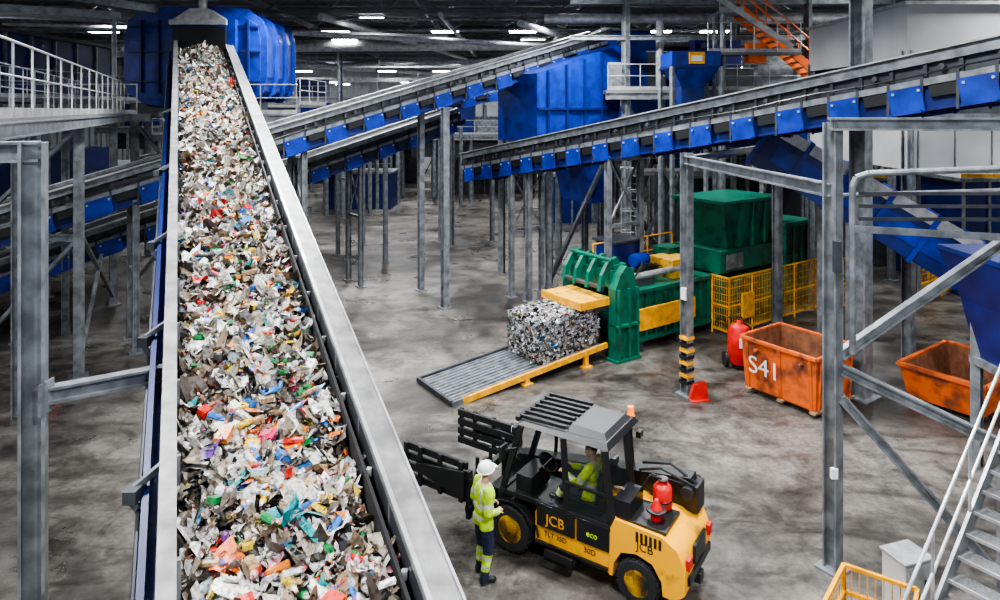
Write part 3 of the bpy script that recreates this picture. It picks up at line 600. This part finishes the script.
# ------------------------------------------------------------------ skip
MS=Matrix.Translation((7.45,15.75,0))@Matrix.Rotation(GA,4,'Z')
b=MB('orange_skip',MS)
lx,ly,zb,zt=1.6,1.9,.16,1.42
def q_(e,z,t_=0): return [(-e+t_,-e+t_,z),(lx+e-t_,-e+t_,z),(lx+e-t_,ly+e-t_,z),(-e+t_,ly+e-t_,z)]
o_=q_(0,zb)+q_(.07,zt); i_=q_(0,zb+.05,.04)+q_(.07,zt,.04)
b.add(o_,[(3,2,1,0),(0,1,5,4),(1,2,6,5),(2,3,7,6),(3,0,4,7)],ORANGE)
b.add(i_,[(0,1,2,3),(4,5,1,0),(5,6,2,1),(6,7,3,2),(7,4,0,3)],RUST)
e=.08
for p,q in (((-e,-e),(lx+e,-e)),((lx+e,-e),(lx+e,ly+e)),((lx+e,ly+e),(-e,ly+e)),((-e,ly+e),(-e,-e))): b.beam((*p,zt),(*q,zt),.09,.09,ORANGE)
for k in (.1,.9,1.8): 
    b.beam((-.02,k,zb),(-.09,k,zt),.07,.05,ORANGE); b.beam((min(k,lx-.1),-.02,zb),(min(k,lx-.1),-.09,zt),.05,.07,ORANGE)
for k in (.25,lx-.35): b.bx((k,-.1,0),(k+.16,ly+.1,zb),WOOD)
for k in (-.05,.8,1.7): b.bx((-.1,k,.1),(lx+.1,k+.15,.16),WOOD)
for k in (.3,1.5): b.tube((-.2,k,1.2),(-.05,k,1.2),.045,ORANGE,10)
sk=b.done(bevel=.01)
def text(s,M,size,m_,parent,nm='label',ext=.003):
    cu=bpy.data.curves.new(nm,'FONT'); cu.body=s; cu.size=size; cu.extrude=ext; cu.align_x='CENTER'; cu.materials.append(m_)
    o=bpy.data.objects.new(nm,cu); bpy.context.collection.objects.link(o); o.matrix_world=M; o.parent=parent; return o
RM=lambda x,y,z: Matrix(((x[0],y[0],z[0],0),(x[1],y[1],z[1],0),(x[2],y[2],z[2],0),(0,0,0,1)))
tl=math.atan2(.07,1.26)
text('S41',MS@Matrix.Translation((-.085,1.3,.6))@RM((0,-1,0),(-math.sin(tl),0,math.cos(tl)),(-math.cos(tl),0,-math.sin(tl))),.62,WHITE,sk,'painted_number')
b=MB('orange_skip'); b.M=Matrix.Translation((11.2,15.5,0))@Matrix.Rotation(GA,4,'Z')
b.add([(0,0,.1),(2.4,0,.1),(2.4,1.6,.1),(0,1.6,.1),(-.15,-.15,.9),(2.55,-.15,.9),(2.55,1.75,.9),(-.15,1.75,.9)],[(3,2,1,0),(0,1,5,4),(1,2,6,5),(2,3,7,6),(3,0,4,7)],ORANGE)
b.add([(0.05,0.05,.15),(2.35,0.05,.15),(2.35,1.55,.15),(0.05,1.55,.15),(-.1,-.1,.9),(2.5,-.1,.9),(2.5,1.7,.9),(-.1,1.7,.9)],[(0,1,2,3),(4,5,1,0),(5,6,2,1),(6,7,3,2),(7,4,0,3)],RUST)
for p,q in (((-.15,-.15),(2.55,-.15)),((2.55,-.15),(2.55,1.75)),((2.55,1.75),(-.15,1.75)),((-.15,1.75),(-.15,-.15))): b.beam((*p,.9),(*q,.9),.1,.1,ORANGE)
b.bx((.2,0,0),(.4,1.6,.1),STEELD); b.bx((2,0,0),(2.2,1.6,.1),STEELD); b.done()
b=MB('wheeled_gas_cylinder'); b.M=Matrix.Translation((6.78,18.9,0))@Matrix.Diagonal((1.05,1.05,1.05,1))
b.lathe((0,0,.12),(0,0,1),[(.02,0),(.26,.02),(.3,.1),(.3,.85),(.24,1.0),(.1,1.07),(.08,1.14),(.001,1.15)],RED,20)
for s_ in (-1,1):
    b.lathe((s_*.34,.1,.2),(1,0,0),[(.001,-.04),(.2,-.04),(.2,.04),(.001,.04)],BLACK,16); b.tube((s_*.2,.24,.2),(s_*.2,.34,1.25),.018,BLACK,6)
b.tube((-.2,.34,1.25),(.2,.34,1.25),.018,BLACK,6); b.tube((-.34,.1,.2),(.34,.1,.2),.02,BLACK,6); b.path([(.05,0,1.25),(.3,-.05,1.1),(.32,-.1,.6),(.2,-.28,.4)],.02,BLACK,6)
b.box((0,-.05,.07),(.3,.3,.14),BLACK); b.box((0,-.3,.75),(.2,.02,.25),WHITE); b.done(smooth=True)
# ------------------------------------------------------------------ near right support frame
b=MB('steel_support_frame')
col(b,5.29,10.6,7.1,.22,t=.03)
b.box((5.29,10.46,5.0),(.1,.1,.5),STEELD); b.box((5.24,10.46,1.6),(.1,.06,.16),WHITE)
b.hb((5.2,10.5,7.08),(11.5,9.9,7.08),.2,.2,STEEL); 
col(b,9.2,17,12.3,.4,t=.04); col(b,10.2,10.9,7.1,.24)
b.hb((5.4,10.6,3.4),(9.2,11.2,5.6),.12,.16,STEEL)
b.hb((5.4,10.6,3.2),(7.5,9.9,2.3),.14,.16,STEEL); b.hb((7.5,9.9,2.3),(10.5,9.9,2.3),.16,.18,STEEL)
b.hb((5.4,10.55,2.75),(7.5,9.95,.3),.12,.14,STEEL); b.hb((7.5,9.9,0),(7.5,9.9,2.3),.16,.16,STEEL)
b.path([(5.5,10.4,3.5),(5.5,10.4,6.1),(5.55,10.38,6.25),(5.7,10.3,6.32),(11,9.6,6.6)],.05,STEEL,10)
b.path([(5.5,10.9,5.9),(10.5,12.,5.9)],.04,STEEL,8)
for z in (5.6,5.8,6.0): b.beam((5.6,10.4,z),(10.8,9.9,z+.06),.05,.05,STEELD)
b.beam((5.5,10.4,5.45),(10.8,10.,5.2),.1,.1,STEEL)
b.done()
b=MB('blue_discharge_chute')
b.beam((7.6,19.4,6.4),(14.8,16.4,1.6),1.8,1.3,BLUED); 
for k in range(9):
    a=Vector((7.6,19.4,6.4)).lerp(Vector((14.8,16.4,1.6)),k/8); dd=(Vector((14.8,16.4,1.6))-Vector((7.6,19.4,6.4))).normalized()*.06; b.beam(a-dd,a+dd,1.95,1.42,BLUE)
b.beam((7.6,18.45,6.8),(14.8,15.45,2.0),.1,.3,STEELL); b.beam((7.6,18.45,6.1),(14.8,15.45,1.3),.08,.5,BLUE)
for k in (.25,.75):
    a=Vector((7.6,19.4,6.4)).lerp(Vector((14.8,16.4,1.6)),k)
    for s_ in (-.8,.8): b.hb((a.x,a.y+s_,0),(a.x,a.y+s_,a.z),.2,.2,STEEL)
b.done()
b=MB('blue_discharge_hopper')
frus(b,10.9,12.6,3.4,4.4,1.3,1.6,BLUED); frus(b,10.9,12.6,2.2,3.4,1.1,1.3,BLUED); frus(b,10.9,12.6,2.1,2.25,1.2,1.2,STEEL)
b.bx((9.3,11,4.35),(12.5,14.2,4.45),BLUED)
for sx in (-1.1,1.1):
    for sy in (-1.1,1.1): b.hb((10.9+sx,12.6+sy,0),(10.9+sx,12.6+sy,4.4),.18,.18,STEEL)
b.done()
# stair lower right
MT=Matrix.Translation((4.3,7.62,0))@Matrix.Rotation(GA,4,'Z')
b=MB('steel_staircase',MT)
sl=.74; nst=22
for w_ in (-.05,-1.05):
    b.beam((-.0,w_,.0),(6,w_,6*sl),.04,.24,STEEL)
    for h_ in (.55,1.08): b.tube((.1,w_,h_+.08),(6,w_,h_+6*sl),.022,STEELL,10)
    for i in range(6): a=.2+i*1.1; b.tube((a,w_,a*sl),(a,w_,a*sl+1.1),.02,STEELL,8)
    b.path([(.1,w_,1.13),(-.05,w_,1.05),(-.08,w_,.7),(.1,w_,.6)],.022,STEELL,8)
for i in range(nst):
    a=.22+i*.265; z=a*sl-.05
    b.box((a,-.55,z),(.24,.96,.03),DECK); b.box((a-.12,-.55,z+.0),(.03,.96,.04),STEELL)
b.hb((5.9,-.02,0),(5.9,-.02,4.3),.16,.16,STEEL); b.hb((5.9,-1.0,0),(5.9,-1.0,4.3),.16,.16,STEEL); b.bx((5.9,-1.1,4.3),(7.5,.1,4.4),DECK)
b.done()
b=MB('yellow_barrier_cage'); 
def fence2(p,q,h,sp):
    p=Vector(p);q=Vector(q);n=max(1,round((q-p).length/sp))
    for i in range(n+1): a=p.lerp(q,i/n); b.beam(a,a+Z*h,.05,.05,YEL)
    for z in (.1,h*.5,h): b.beam(p+Z*z,q+Z*z,.05,.05,YEL)
    k=int((q-p).length/.1)
    for i in range(k): a=p.lerp(q,i/k); b.beam(a+Z*.1,a+Z*h,.012,.012,YELD)
c1=(4.3,8.85,0);c2=(4.95,9.6,0);c3=(5.7,9.1,0);c4=(5.1,8.3,0)
fence2(c1,c2,.75,1);fence2(c2,c3,.75,1);fence2(c3,c4,.75,1);fence2(c4,c1,.75,1); b.done()
b=MB('white_electrical_cabinet'); b.box((5.95,9.75,.4),(.5,.4,.8),CREAM,.3); b.box((5.95,9.75,.82),(.55,.45,.04),STEELL,.3); b.box((6.0,9.54,.45),(.42,.02,.65),STEELL,.3); b.box((6.1,9.54,.5),(.03,.03,.15),BLACK,.3); b.done(bevel=.01)
# ------------------------------------------------------------------ forklift
FA=math.atan2(.553,-.833)
MF=Matrix.Translation((1.42,10.95,0))@Matrix.Rotation(FA,4,'Z')
b=MB('forklift_truck',MF)
def wheel(x,y,r,w_,s_):
    b.lathe((x,y,r),(0,s_,0),[(r*.55,-w_/2),(r*.93,-w_/2),(r,-w_/2+.04),(r,w_/2-.04),(r*.93,w_/2),(r*.6,w_/2)],RUBBER,28)
    b.lathe((x,y,r),(0,s_,0),[(.001,w_*.1),(r*.2,w_*.12),(r*.22,w_*.2),(r*.3,w_*.2),(r*.35,w_*.05),(r*.5,w_*.1),(r*.6,w_*.45),(r*.6,w_*.5)],YELD,24)
    for i in range(22):
        t_=i*2*math.pi/22; p=Vector((x+math.cos(t_)*(r-.005),y,r+math.sin(t_)*(r-.005))); b.beam(p-Vector((0,w_*.45,0)),p+Vector((0,w_*.45,0)),.05,.03,RUBBER,up=(math.cos(t_),0,math.sin(t_)))
for s_ in (1,-1): wheel(1.08,s_*.52,.38,.28,s_); wheel(-1.12,s_*.5,.33,.26,s_)
b.prism([(.62,.3),(-.68,.3),(-.72,.5),(-.72,.98),(.55,.98),(.62,.8)],-.6,.6,YELG)
b.bx((.7,-.38,.25),(1.4,.38,.8),BLACK); b.bx((-1.2,-.36,.25),(-.6,.36,.7),BLACK)
b.bx((-.66,.6,.33),(.6,.64,.38),BLACK)
b.bx((-.1,.6,.62),(.58,.63,.98),BLACKG)
b.bx((-.68,.6,.62),(-.14,.63,.98),BLACKG)
b.bx((-.15,.64,.24),(.35,.8,.3),BLACK); b.bx((-.15,.76,.24),(.35,.8,.4),BLACK)
for s_ in (1,-1):
    pts=[]
    for i in range(9): t_=math.radians(5+i*21.5); pts.append((1.08+.46*math.cos(t_),.38+.46*math.sin(t_)))
    for p,q in zip(pts[:-1],pts[1:]): b.beam((p[0],s_*.52,p[1]),(q[0],s_*.52,q[1]),.3,.035,BLACK)
b.bx((.62,-.66,.72),(1.5,-.36,.95),BLACK)
prof=[(-.7,1.0),(-.78,1.17),(-1.5,1.15),(-1.74,1.02),(-1.84,.8),(-1.84,.42),(-1.7,.3),(-1.52,.3),(-1.5,.5),(-1.36,.7),(-1.12,.76),(-.88,.7),(-.76,.5),(-.74,.3),(-.68,.3)]
b.prism(prof,-.63,.63,YELG)
b.bx((-1.88,-.5,.5),(-1.83,.5,.62),BLACK); b.bx((-1.88,-.25,.68),(-1.835,.25,.95),BLACK); b.bx((-1.89,.42,.75),(-1.83,.56,.9),RED); b.bx((-1.89,-.56,.75),(-1.83,-.42,.9),RED)
b.bx((-1.9,-.08,.3),(-1.8,.08,.45),BLACK)
b.bx((-1.55,-.05,1.15),(-.78,.58,1.2),BLACK); b.bx((-1.0,.05,1.18),(-.74,.58,1.45),BLACKG)
for i in range(6): b.bx((-1.5+i*.07,.6,.95),(-1.46+i*.07,.64,1.1),BLACK)
for (x,y) in ((-1.3,.02),(-1.32,.34)):
    b.lathe((x,y,1.2),(0,0,1),[(.1,0),(.14,.03),(.145,.1),(.145,.32),(.1,.38),(.05,.4),(.05,.44),(.001,.45)] if y<.3 else [(.08,0),(.09,.03),(.09,.18),(.05,.24),(.03,.3),(.001,.3)],RED,18)
    b.lathe((x,y,1.33),(0,0,1),[(.15,0),(.15,.03)],BLACK,18); 
b.path([(-1.3,.02,1.64),(-1.15,.15,1.72),(-1.0,.2,1.45)],.015,BLACK,6); b.lathe((-1.3,.02,1.64),(0,0,1),[(.09,0),(.09,.02),(.08,.02),(.001,.0)],BLACK,14)
b.beam((-1.65,-.45,1.45),(1.5,-.45,.95),.26,.3,BLACK); b.beam((.6,-.45,1.1),(1.75,-.45,.9),.2,.24,GREYP)
b.bx((-1.75,-.62,1.1),(-1.0,-.28,1.5),BLACK); b.bx((-1.7,-.66,1.15),(-.8,-.6,1.45),GREYP)
b.tube((-1.6,-.7,1.4),(-1.6,-.2,1.4),.1,GREYP,14); b.tube((-.6,-.45,.8),(.8,-.45,1.0),.06,STEELL,10)
b.path([(-1.7,-.3,1.5),(-1.2,-.2,1.68),(-.8,-.3,1.5)],.022,BLACK,6); b.path([(-1.7,-.4,1.5),(-1.3,-.35,1.72),(-.8,-.45,1.55)],.022,BLACK,6)
b.beam((1.5,-.45,1.0),(1.75,-.45,.6),.3,.3,BLACK); b.bx((1.4,-.5,.45),(1.7,.3,.75),BLACK)
for z in (.5,.95): b.bx((1.75,-.85,z),(1.85,.85,z+.12),BLACK)
for y in (-.8,-.3,.3,.8): b.bx((1.76,y-.05,.4),(1.84,y+.05,1.2),BLACK)
for y in (-.6,-.2,.2,.6): b.bx((1.74,y-.02,1.0),(1.8,y+.02,1.35),BLACK)
for s_ in (1,-1):
    y=s_*.78
    for z in (.72,.9,1.08,1.26): b.bx((1.85,y-.03,z-.07),(3.22,y+.03,z+.05),BLACK)
    for x in (1.95,2.4,2.85,3.18): b.bx((x-.04,y+s_*.03,.64),(x+.04,y+s_*.08,1.32),BLACK)
    b.prism([(1.85,.72),(2.9,.92),(2.9,1.05),(1.85,1.2)],y+s_*.05,y+s_*.12,BLACK)
    b.tube((1.85,y,1.0),(1.85,y-s_*.6,1.0),.04,STEELL,10)
RZ=2.12
for y in (.57,-.24): b.beam((1.3,y,.85),(.9,y,RZ),.08,.09,BLACK); b.beam((-.72,y,.95),(-.58,y,RZ),.09,.11,BLACK)
b.beam((.05,.58,.95),(.12,.58,RZ),.06,.1,BLACK); b.beam((-.58,-.58,1.1),(-.5,-.58,RZ),.07,.08,BLACK); b.beam((.9,-.58,1.0),(.85,-.58,RZ),.06,.06,BLACK)
b.beam((1.3,-.24,.9),(1.3,.57,.9),.08,.1,BLACK); b.beam((1.3,.58,.95),(-.72,.58,.98),.07,.08,BLACK); b.bx((1.12,-.24,.6),(1.36,.57,.92),BLACK)
b.beam((.1,.6,1.45),(-.68,.6,1.45),.03,.05,BLACK); 
b.hexa([(.98,-.62,RZ),(.98,.6,RZ),(-.66,.6,RZ),(-.66,-.62,RZ),(.93,-.55,RZ+.05),(.93,.53,RZ+.05),(-.6,.53,RZ+.09),(-.6,-.55,RZ+.09)],BLACK)
b.hexa([(.1,-.52,RZ+.06),(.1,.5,RZ+.06),(-.6,.5,RZ+.07),(-.6,-.52,RZ+.07),(.06,-.42,RZ+.17),(.06,.4,RZ+.17),(-.5,.4,RZ+.16),(-.5,-.42,RZ+.16)],GREYP)
for i in range(7): y=-.5+i*.165; b.beam((1.0,y,RZ+.05),(.95,y,RZ+.1),.05,.05,BLACK); b.beam((.97,y,RZ+.11),(.12,y,RZ+.13),.05,.05,BLACK)
b.bx((.2,-.45,RZ+.05),(.9,.45,RZ+.065),STEELD)
b.beam((.98,-.6,RZ+.08),(.98,.58,RZ+.08),.07,.07,BLACK)
b.tube((-.66,.45,1.9),(-.78,.5,1.9),.02,BLACK,6); b.lathe((-.5,-.66,RZ+.02),(0,0,1),[(.07,0),(.07,.03),(.055,.05),(.055,.17),(.001,.19)],BEACON,16); b.bx((-.56,-.72,RZ-.05),(-.44,-.6,RZ+.02),BLACK)
for y in (.5,-.5): b.box((1.05,y,1.98),(.08,.16,.12),BLACK); b.box((1.1,y,1.98),(.02,.13,.09),WHITE); b.box((-.72,y,1.98),(.08,.14,.1),BLACK)
b.path([(.95,.62,1.75),(1.1,.8,1.75)],.015,BLACK,6); b.box((1.1,.84,1.72),(.04,.16,.24),BLACK)
b.bx((-.6,-.2,.95),(1.1,.55,.99),BLACK); b.bx((-.45,-.05,.98),(.1,.45,1.14),BLACK); b.beam((-.4,.2,1.14),(-.52,.2,1.75),.44,.1,BLACK,up=(1,0,0))
b.bx((.75,-.1,.98),(1.05,.5,1.25),BLACK); b.tube((.8,.2,1.2),(.62,.2,1.42),.025,BLACK,8); b.lathe((.61,.2,1.43),(-.6,0,.75),[(.17,-.012),(.185,0),(.17,.012),(.155,0),(.17,-.012)],BLACK,24); b.beam((.61,.04,1.43),(.61,.36,1.43),.03,.02,BLACK)
b.hexa([(1.28,-.2,.95),(1.28,.53,.95),(.9,.53,2.08),(.9,-.2,2.08),(1.29,-.2,.95),(1.29,.53,.95),(.91,.53,2.08),(.91,-.2,2.08)],GLASS)
b.hexa([(-.7,-.2,1.2),(-.7,.53,1.2),(-.6,.53,2.08),(-.6,-.2,2.08),(-.71,-.2,1.2),(-.71,.53,1.2),(-.61,.53,2.08),(-.61,-.2,2.08)],GLASS)
b.hexa([(.02,.585,1.02),(-.66,.585,1.02),(-.66,.595,1.02),(.02,.595,1.02),(.06,.585,2.06),(-.56,.585,2.06),(-.56,.595,2.06),(.06,.595,2.06)],GLASS)
fk=b.done(bevel=.012,smooth=True)
side=RM((-1,0,0),(0,0,1),(0,1,0))
def ft(s_,x,z,size,m_,y=.634): text(s_,MF@Matrix.Translation((x,y,z))@side,size,m_,fk)
ft('JCB',.24,.7,.22,YEL,.634); ft('TLT 35D',.25,.48,.11,BLACK,.605); ft('30D',-.35,.47,.12,BLACK,.605); ft('eco',-.4,.75,.13,HIVIS,.634)
ft('JCB',-1.25,.84,.17,BLACK,.634)
text('JCB',MF@Matrix.Translation((-1.838,.35,.66))@RM((0,-1,0),(0,0,1),(-1,0,0)),.14,BLACK,fk)
# ------------------------------------------------------------------ people
def ell(bm_,c,r,rot=None,seg=20):
    M_=Matrix.Translation(c)@(rot.to_4x4() if rot else Matrix.Identity(4))@Matrix.Diagonal((*r,1)); bmesh.ops.create_uvsphere(bm_,u_segments=seg,v_segments=12,radius=1,matrix=M_)
def person(name,J,M_,classify,vox=.009,helmet=True):
    bm_=bmesh.new(); bones=[]
    def cap(a,b_,ra,rb,tag):
        a=Vector(a);b_=Vector(b_);bones.append((a,b_,ra,rb,tag)); q=(b_-a).to_track_quat('Z','Y').to_matrix()
        L_=(b_-a).length
        bmesh.ops.create_cone(bm_,cap_ends=True,segments=18,radius1=ra,radius2=rb,depth=L_,matrix=Matrix.Translation((a+b_)/2)@q.to_4x4())
        ell(bm_,a,(ra,)*3); ell(bm_,b_,(rb,)*3)
    def e(c,r,tag,rot=None): bones.append((Vector(c),Vector(c)+Vector((0,0,.001)),min(r),min(r),tag)); ell(bm_,c,r,rot)
    pel=Vector(J['pelvis']);ch=Vector(J['chest']);nk=Vector(J['neck']);hd=Vector(J['head'])
    up=(ch-pel).normalized()
    fx=Vector((1,0,0)); fx=(fx-up*fx.dot(up)).normalized(); fy=up.cross(fx); TR=Matrix((fx,fy,up)).transposed()
    e(pel,(.145,.195,.15),'torso',TR); e(pel.lerp(ch,.5),(.145,.185,.2),'torso',TR); e(ch,(.15,.21,.2),'torso',TR); e(ch+up*.1,(.11,.2,.09),'torso',TR)
    cap(ch+up*.1,nk,.08,.062,'neck'); cap(nk,hd-(hd-nk)*.3,.056,.056,'neck')
    for s_ in 'LR':
        sh,el,wr=[Vector(J[k+s_]) for k in ('sh','el','wr')]; hp,kn,an,to=[Vector(J[k+s_]) for k in ('hp','kn','an','to')]
        cap(ch+up*.08,sh,.08,.08,'torso'); cap(sh,el,.08,.064,'uarm'); cap(el,wr,.063,.048,'farm')
        cap(hp,kn,.115,.086,'thigh'); cap(kn,an,.083,.066,'shin')
        cap(an-Vector((.03,0,.02)),to,.052,.044,'boot'); cap(an,an-Vector((0.03,0,.05)),.054,.05,'boot')
        hdv=Vector(J['hd'+s_]).normalized(); pn=Vector(J['pn'+s_]).normalized(); sdv=hdv.cross(pn).normalized()
        pc=wr+hdv*.06; HR=Matrix((hdv,sdv,pn)).transposed(); bones.append((wr,pc+hdv*.04,.03,.03,'hand')); ell(bm_,pc,(.052,.042,.017),HR)
        cap(wr,wr+hdv*.03,.026,.026,'hand')
        for k,(o,ln) in enumerate(((-.031,.068),(-.011,.078),(.010,.073),(.030,.056))):
            p0=pc+hdv*.038+sdv*o; p1=p0+(hdv*.8+pn*.45).normalized()*ln*.45; p2=p1+(hdv*.3+pn*.95).normalized()*ln*.33; p3=p2+(pn*.9-hdv*.35).normalized()*ln*.24
            cap(p0,p1,.0105,.0098,'hand'); cap(p1,p2,.0098,.0092,'hand'); cap(p2,p3,.0092,.0085,'hand')
        ts=-1; p0=pc-hdv*.02+sdv*ts*.036; p1=p0+(hdv*.6+sdv*ts*.7+pn*.3).normalized()*.036; p2=p1+(hdv*.9+sdv*ts*.1+pn*.4).normalized()*.03
        cap(p0,p1,.013,.0115,'hand'); cap(p1,p2,.0115,.010,'hand')
    look=Vector(J['look']).normalized(); hl=Vector((-look.y,look.x,0)).normalized(); hu=look.cross(hl); HR=Matrix((look,hl,hu)).transposed(); H=lambda x,y,z: hd+look*x+hl*y+hu*z
    e(hd+hu*.02,(.098,.078,.105),'head',HR); e(H(.025,0,-.05),(.068,.058,.07),'head',HR); e(H(.075,0,-.085),(.022,.026,.02),'head',HR)
    cap(H(.088,0,.02),H(.112,0,-.02),.009,.013,'head'); 
    for s_ in (1,-1): e(H(-.0,s_*.078,-.005),(.02,.009,.032),'head',HR); e(H(.06,s_*.035,-.02),(.025,.022,.02),'head',HR)
    e(H(.088,0,-.052),(.012,.024,.006),'lip',HR)
    me=bpy.data.meshes.new(name); bm_.to_mesh(me); bm_.free()
    o=bpy.data.objects.new(name,me); bpy.context.collection.objects.link(o)
    r=o.modifiers.new('r','REMESH'); r.mode='VOXEL'; r.voxel_size=vox; sm=o.modifiers.new('s','SMOOTH'); sm.factor=.5; sm.iterations=3
    dg=bpy.context.evaluated_depsgraph_get(); me2=bpy.data.meshes.new_from_object(o.evaluated_get(dg)); o.modifiers.clear(); o.data=me2; me2.name=name
    ms=[HIVIS,SILV,NAVY,SKIN,HAIR,BLACK]; me2.materials.clear()
    for x in ms: me2.materials.append(x)
    n=len(me2.polygons); cc=np.empty(n*3); me2.polygons.foreach_get('center',cc); cc=cc.reshape(-1,3)
    best=np.full(n,1e9); idx=np.zeros(n,int); par=np.zeros(n)
    for i,(a,b_,ra,rb,tag) in enumerate(bones):
        a_=np.array(a); d_=np.array(b_)-a_; t_=np.clip(((cc-a_)@d_)/(d_@d_),0,1); ds=np.linalg.norm(cc-(a_+t_[:,None]*d_),axis=1)-(ra+(rb-ra)*t_)
        if tag=='hand': ds+=.004
        k_=ds<best; best[k_]=ds[k_]; idx[k_]=i; par[k_]=t_[k_]
    mi=np.zeros(n,np.int32); HRi=np.array(HR.transposed()); hc=np.array(hd)
    for i in range(n):
        tg=bones[idx[i]][4]; mi[i]=classify(tg,par[i],cc[i],pel,ch,(HRi@(cc[i]-hc)))
    me2.polygons.foreach_set('material_index',mi); me2.polygons.foreach_set('use_smooth',[True]*n)
    tx=bpy.data.textures.new(name+'_folds','CLOUDS'); tx.noise_scale=.09; dm=o.modifiers.new('folds','DISPLACE'); dm.texture=tx; dm.strength=.024; dm.mid_level=.5
    vg=o.vertex_groups.new(name='cloth'); vs=set()
    for p in me2.polygons:
        if mi[p.index]<3: vs.update(p.vertices)
    for p in me2.polygons:
        if mi[p.index]>=3: vs.difference_update(p.vertices)
    vg.add(list(vs),1.,'REPLACE'); dm.vertex_group='cloth'
    o.matrix_world=M_
    x=MB('helmet' if helmet else 'face_details'); 
    HM=Matrix.Translation(hd)@HR.to_4x4(); x.M=HM
    if helmet:
        prof=[(.128,.045),(.126,.075),(.12,.1),(.105,.13),(.08,.152),(.045,.163),(.001,.166)]
        x.lathe((-.008,0,0),(0,0,1),prof,WHITE,24); x.lathe((-.008,0,0),(0,0,1),[(.1,.04),(.14,.038),(.142,.044),(.126,.052)],WHITE,24)
        x.prism([(.1,.045),(.185,.03),(.185,.037),(.1,.06)],-.07,.07,WHITE); x.prism([(-.12,.12),(-.07,.165),(.06,.17),(.11,.13),(.06,.15),(-.07,.15)],-.015,.015,WHITE)
    for s_ in (1,-1): 
        x.lathe((.079,s_*.033,.012),(1,0,0),[(.001,-.01),(.013,-.005),(.014,.005),(.008,.012),(.001,.013)],WHITE,10); x.lathe((.0905,s_*.033,.012),(1,0,0),[(.006,0),(.001,.003)],BLACK,8); x.box((.09,s_*.034,.033),(.012,.035,.006),HAIR)
    h_=x.done(smooth=True); h_.parent=o
    return o
def classify(tg,t_,c_,pel,ch,hl):
    if tg in('head','neck','lip'):
        if tg=='neck' : return 0 if hl[2]<-.15 else 3
        if hl[0]<.0 and hl[2]>-.05 and abs(hl[1])<.09 and not(abs(hl[1])>.07 and hl[2]<.03): return 4
        if hl[2]>.075: return 4
        return 3
    if tg=='hand': return 3
    if tg=='boot': return 5
    if tg=='torso':
        z=(Vector(c_)-pel).dot((ch-pel).normalized())
        if -.01<z<.05 or .16<z<.22: return 1
        y=abs(c_[1]); 
        if .22<=z and .075<y<.12: return 1
        return 0
    if tg=='uarm': return 1 if .55<t_<.75 else 0
    if tg=='farm': return 1 if .45<t_<.65 else 0
    if tg=='thigh': return 0 if t_<.18 else 2
    if tg=='shin': return 1 if (.25<t_<.36 or .55<t_<.66) else (0 if .15<t_<.75 else 2)
    return 2
JS=dict(pelvis=(0,0,.96),chest=(.02,0,1.3),neck=(.03,0,1.5),head=(.055,0,1.63),look=(1,.15,.12),
 shL=(.03,.2,1.42),elL=(-.02,.27,1.14),wrL=(.2,.16,1.06),shR=(.0,-.2,1.42),elR=(-.06,-.27,1.14),wrR=(.17,-.15,1.05),
 hpL=(0,.1,.9),knL=(.05,.13,.5),anL=(.02,.15,.1),toL=(.17,.18,.045),hpR=(0,-.1,.9),knR=(.02,-.12,.5),anR=(-.06,-.14,.1),toR=(.09,-.17,.045),
 hdL=(.85,-.5,.0),pnL=(-.1,-.4,-.9),hdR=(.85,.5,0),pnR=(-.1,.4,-.9))
person('worker_in_hivis',JS,Matrix.Translation((-.26,10.42,0))@Matrix.Rotation(math.radians(30),4,'Z'),classify)
JD=dict(pelvis=(0,0,.12),chest=(-.02,0,.47),neck=(.0,0,.66),head=(.03,0,.79),look=(.8,.5,-.1),
 shL=(-.01,.2,.58),elL=(.14,.27,.33),wrL=(.4,.16,.38),shR=(-.01,-.2,.58),elR=(.14,-.25,.33),wrR=(.4,-.12,.38),
 hpL=(.05,.1,.08),knL=(.45,.14,.14),anL=(.55,.14,-.05),toL=(.68,.15,-.06),hpR=(.05,-.1,.08),knR=(.45,-.12,.14),anR=(.55,-.12,-.05),toR=(.68,-.13,-.06),
 hdL=(.9,-.1,.3),pnL=(.3,-.2,-.9),hdR=(.9,.1,.3),pnR=(.3,.2,-.9))
person('forklift_driver',JD,MF@Matrix.Translation((-.22,.2,1.06)),classify,helmet=False)
# ------------------------------------------------------------------ world, camera
w=bpy.data.worlds.new('World'); bpy.context.scene.world=w; w.use_nodes=True
w.node_tree.nodes['Background'].inputs[0].default_value=(.8,.88,1,1); w.node_tree.nodes['Background'].inputs[1].default_value=.6
cd=bpy.data.cameras.new('Camera'); cd.lens=24; cd.sensor_width=36; cd.shift_y=-.19; cd.clip_end=300
co=bpy.data.objects.new('Camera',cd); co.location=(0,0,7.3); co.rotation_euler=(math.pi/2,0,0); bpy.context.collection.objects.link(co); bpy.context.scene.camera=co
